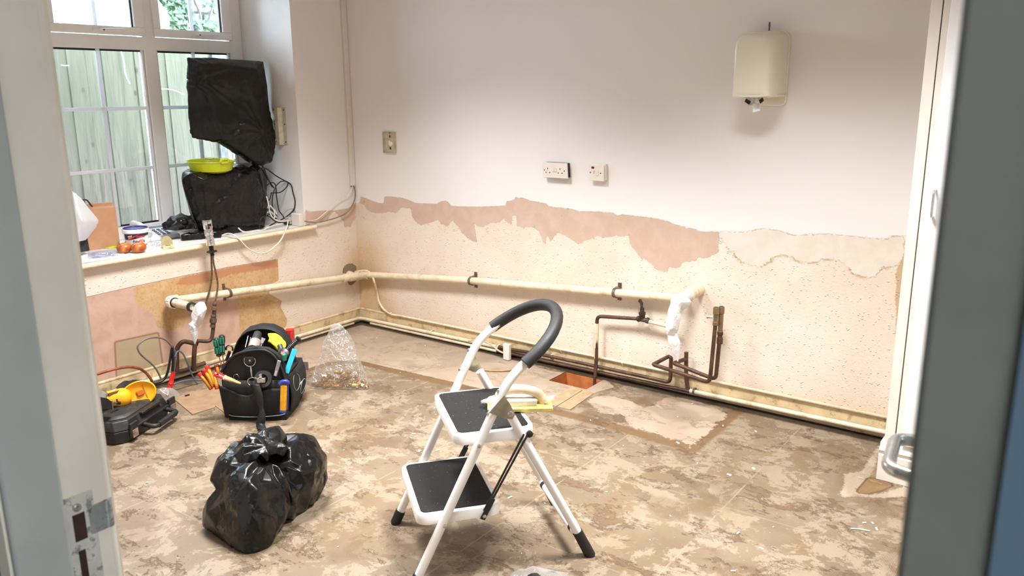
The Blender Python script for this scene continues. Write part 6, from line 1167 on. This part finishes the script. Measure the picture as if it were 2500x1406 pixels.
bt_ = thing('battery_pack', 'black battery block with metal edge at the left end of the case', 'battery', tuple(pc_(262, 1000, .06))); P4 = [pc_(x, y_, .07) for x, y_ in ((240, 968), (262, 972), (273, 980), (275, 1000), (240, 998))]; MB().prism(P4, cy2 * .05).build('block', cm_, bt_, bevel=.002); MB().prism([pc_(x, y_, .069) for x, y_ in ((273, 979), (275.5, 979), (277.5, 1000), (275, 1000))], cy2 * .05).build('metal_edge', mat('grey_steel', (150, 148, 146), .4, .7), bt_)
hull_bag('clear_bag', [[X_(x, y_, .26 + d) for x, y_, d in ((382, 950, 0), (412, 944, 0), (432, 952, 0), (441, 968, 0), (436, 982, 0.02), (420, 990, .03), (400, 985, 0), (385, 965, 0), (410, 965, .06), (405, 980, -.06))]], clr, None, .006, 2, .016, 18, 4, zmin=.001, label='small clear plastic bag taped to the leads behind the case', cat='bag')
tag(MB().tube(spline([X_(x, y_, .24) for x, y_ in ((424, 908), (420, 922), (417, 936), (414, 948))], 4), [.012, .0105, .012, .011, .013, .0115, .013, .012, .0155, .014, .013, .012, .015], 10).build('red_tape', mat('red_tape', (206, 36, 30), .4, var=.2, vs=60, bump=.004, bs=80)), 'red tape wound round the cut ends of the leads', 'tape')
for pts, X, r, m_, lab in (
    ([(424, 910), (428, 885), (430, 865), (421, 848), (405, 830), (386, 824), (366, 825), (347, 833), (336, 846), (340, 860), (352, 873), (368, 886), (382, 902), (391, 920), (395, 932)], .10, .0048, mat('grey_flex', (118, 108, 98), .5), 'grey flex rising in a big loop before the bare window wall'),
    ([(420, 912), (422, 885), (421, 850), (419, 852), (414, 885), (408, 912), (400, 926), (388, 934), (372, 938), (358, 936)], .13, .0065, bcb, 'thick black lead doubled back above the red tape'),
    ([(422, 912), (426, 880), (424, 855)], .12, .0045, mat('dark_grey_flex', (58, 60, 62), .5), 'dark grey flex standing beside the thick black lead'),
    ([(427, 872), (432, 860), (438, 857), (447, 864), (455, 880), (463, 900), (470, 918), (480, 934), (492, 941), (501, 936), (496, 929), (480, 928), (460, 928), (440, 932), (424, 938)], .20, .0042, mat('blue_grey_flex', (86, 98, 116), .5), 'blue grey flex looping over to the red pliers'),
    ([(236, 914), (262, 906), (290, 899), (315, 896), (338, 899), (354, 908), (366, 922), (374, 936)], .08, .0072, mat('clean_copper', (166, 92, 64), .45, .5, var=.2), 'bare copper tube curving from the wall to behind the case')):
    tag(MB().tube(spline([X_(x, y_, X) for x, y_ in pts], 5), r, 8).build('flex' if m_ is not bcb else 'lead', m_, smooth=180), lab, 'cable' if 'tube' not in lab else 'tube')
# clear sack of brass fittings
brass = mat('bright_brass', (206, 164, 88), .22, .9, var=.15, vs=60); random.seed(9)
Bc = onZ(832, 944); br0 = onZ(762, 952); br1 = onZ(893, 956); bxv = nrm(br1 - br0); byv = V(-bxv[1], bxv[0], 0); Lb = np.linalg.norm(br1 - br0)
for k in range(46):
    if k < 20: t = k / 19; x = (t - .5) * Lb * .96; y_ = random.uniform(-.016, .022); z = .010
    else: x = random.uniform(-.36, .40) * Lb; y_ = random.uniform(.0, .085); z = random.uniform(.012, .085) * (1 - abs(x) / Lb)
    c_ = Bc + bxv * x + byv * (y_ - .01) + V(0, 0, z + .002); a = random.uniform(0, PI) if k % 3 else random.uniform(-.5, .5) + math.atan2(bxv[1], bxv[0]); ax = V(math.cos(a), math.sin(a), random.uniform(-.25, .35) if k >= 20 else random.uniform(-.05, .05)); L = random.uniform(.022, .04); r = random.choice((.0085, .0095, .011))
    c_[2] = max(c_[2], r + .0018 + abs(ax[2]) * L * .5 + .0015)
    t = MB().lathe([(r * .72, 0), (r * .95, .001), (r * .95, L * .32), (r * 1.25, L * .34), (r * 1.25, L * .62), (r * .95, L * .64), (r * .95, L), (r * .70, L), (r * .68, L * .75)], c_ - nrm(ax) * L / 2, ax, 10)
    tag(t.build('brass_fitting', brass, smooth=30), 'brass compression fitting, one of the heap inside the clear sack', 'fitting', 'brass fittings in the clear sack')
sk = lambda x, y_, d: onP(x, y_, Bc + byv * d, byv)
hull_bag('clear_sack', [[sk(x, y_, d) for x, y_, d in ((815, 787, .05), (830, 784, .05), (842, 800, .05), (800, 815, .06), (848, 815, .05), (786, 850, .05), (858, 850, .03), (772, 900, .06), (880, 905, .0), (768, 930, .06), (895, 945, -.02), (880, 925, .09), (830, 870, -.02), (820, 900, -.04), (800, 930, -.03))] + [Bc + bxv * a * Lb + byv * b_ + V(0, 0, .006) for a, b_ in ((-.56, -.03), (.56, -.04), (.40, .12), (-.42, .12), (0, -.05))]], film('clear_sack', (250, 249, 248), .19, .06, 40, .022, .45), None, .008, 3, .020, 12, 15, zmin=.0006, label='tall clear plastic sack holding brass fittings on the floor', cat='sack')
# white junction box and its flex near the skirting
jb = thing('junction_box', 'small white junction box standing loose by the back skirting', 'box', tuple(onZ(1236, 879))); J = onZ(1236, 880); J[2] = 0
j0 = onP(1228, 840, J, (0, 1, 0)); j1 = onP(1242, 878, J, (0, 1, 0)); MB().obox(V((j0[0] + j1[0]) / 2, J[1] + .012, (j0[2] + .002) / 2 + .001), V((j1[0] - j0[0]) / 2 + .001, 0, 0), V(0, .012, 0), V(0, 0, j0[2] / 2)).build('cover', plas, jb, bevel=.003)
tag(MB().tube(spline([V(*q) for q in [onY(1144, 832, -.10), onY(1165, 831, -.09), onY(1188, 836, -.09), onY(1205, 846, -.10), onP(1216, 855, J, (0, 1, 0)), onP(1229, 862, J, (0, 1, 0))]], 5), .0050, 8).build('flex', mat('pale_grey_flex', (196, 176, 156), .5), smooth=180), 'pale grey flex running into the white junction box', 'cable')
tag(MB().tube(spline([V(*q) for q in [onY(1338, 829, -.04), onY(1325, 842, -.06), onZ(1312, 858, .05), onZ(1298, 878, .03), onZ(1275, 893, .012), onZ(1245, 903, .008), onZ(1210, 905, .006), onZ(1180, 903, .006), onZ(1158, 902, .006)]], 6), .0058, 8, flat=.7).build('flex', brcb, smooth=180), 'flat brown flex looping across the floor beside the junction box', 'cable')
# ================================================================ CUPBOARD
cu = thing('cupboard', 'tall cream built-in cupboard with white door at the right of the back wall', 'cupboard', (3.9, -.21, 0)); cx0, cf = 3.437, -.42; cw_ = mat('cupboard_cream', (232, 224, 214), .38, var=.02, vs=5)
MB().box((cx0, cf, .10), (cx0 + .037, -.001, HC)).build('side_frame', cw_, cu, bevel=.0015)
MB().box((cx0 + .037, cf + .012, .10), (cx0 + .041, -.05, HC)).build('dark_gap', mat('gap_dark', (84, 72, 64), .8), cu, smooth=0)
MB().box((cx0 + .041, cf - .001, .10), (XR - .001, cf + .02, HC)).build('door_frame', cw_, cu, bevel=.001)
dr_ = MB().box((cx0 + .066, cf - .020, .165), (cx0 + .60, cf - .0015, HC - .05)).build('door', mat('cupboard_white', (246, 246, 248), .3, var=.01), cu, bevel=.0015)
hx0 = 3.522; MB().tube(fillet([(hx0, cf - .018, 1.168), (hx0, cf - .050, 1.165), (hx0, cf - .050, 1.070), (hx0, cf - .018, 1.067)], .016), .0048, 10).build('door_handle', alu, dr_, smooth=60)
q = MB(); pr = [(cf - .018, .0), (cf - .018, .105), (cf - .012, .110), (cf - .016, .118), (cf - .020, .126), (cf - .016, .136), (cf - .008, .140), (cf - .006, .150), (cf, .155), (cf + .06, .155), (cf + .06, 0)]
q.prism([V(cx0 - .012, a, b_) for a, b_ in pr], (XR - cx0 + .010, 0, 0)); q.build('plinth', cw_, cu, smooth=30)
# ================================================================ CLEAR WRAPPER IN THE FOREGROUND, PAINT FLAKES
pw = thing('wrapper', 'clear plastic wrapper with a black roll at the bottom edge of the floor', 'wrapper', tuple(onZ(1322, 1412)))
G = lambda x, y_, z=0: onZ(x, y_, z)
hull_bag('film', [[G(1248, 1404, .004), G(1275, 1392, .02), G(1300, 1388, .05), G(1318, 1386, .055), G(1350, 1392, .035), G(1392, 1398, .03), G(1396, 1420, .004), G(1330, 1450, .004), G(1250, 1440, .004), G(1320, 1420, .06)]], film('wrapper_film', (248, 248, 248), .30, .12, 55, .008, .5), pw, .006, 2, .018, 16, 9, zmin=.0006)
MB().lathe([(.018, -.030), (.036, -.030), (.036, .030), (.018, .030)], G(1310, 1436, .037), nrm(V(.8, -.5, .1)), 22, caps=False).build('black_roll', blkp, pw, smooth=40)
MB().obox(G(1348, 1394, .03), V(.012, 0, .003), V(0, .004, 0), V(0, 0, .003)).build('teal_print', mat('teal_print', (20, 104, 124), .4), pw)
fk = MB(); random.seed(31)
known = [(1480, 1202), (1790, 1395), (2130, 1278), (2140, 1292), (1802, 1302), (1010, 1060), (1245, 1215), (428, 1062), (800, 1105), (815, 1190), (1024, 1102), (1068, 1100), (1858, 1340), (1655, 1082), (1845, 1054), (1765, 1040), (1690, 986), (805, 1320), (1840, 1145), (1780, 1160), (2110, 1277), (545, 1008), (537, 977), (452, 972)]
for k in range(130):
    if k < len(known): p = onZ(*known[k]); sz = random.uniform(.005, .009)
    else: p = V(random.uniform(.2, 4.0), random.uniform(-2.9, -.1), 0); sz = random.uniform(.0015, .0045)
    if any(np.hypot(p[0] - q_[0], p[1] - q_[1]) < q_[2] for q_ in ((1.66, -2.06, .34), (.75, -1.3, .33), (.36, -1.95, .42), (.89, -.97, .22), (2.7, -1.85, .16))): continue
    if HX0 - .02 < p[0] < HX1 + .02 and HY0 - .02 < p[1] < HY1 + .02: continue
    a = random.uniform(0, PI); fk.obox(p + V(0, 0, .0022), V(math.cos(a), math.sin(a), .1) * sz, V(-math.sin(a), math.cos(a), 0) * sz * random.uniform(.3, .7), V(0, 0, .0012))
o = tag(fk.build('paint_flakes', mat('white_flake', (240, 232, 216), .7, var=.1)), 'scattered white paint flakes all over the stripped floor', 'debris'); o['kind'] = 'stuff'
tag(MB().tube([onZ(1965 + 112, 1290, .003), onZ(2095, 1291, .003), onZ(2124, 1296, .003)], .0022, 6).build('white_thread', mat('white_flake', (240, 232, 216), .7)), 'thin white splinter on the floor near the right door', 'splinter')
tag(MB().bar(onZ(452, 967, .006), onZ(462, 964, .006), .010, .008).build('black_plug', blkp), 'tiny black plug on the floor between case and tool bag', 'plug')
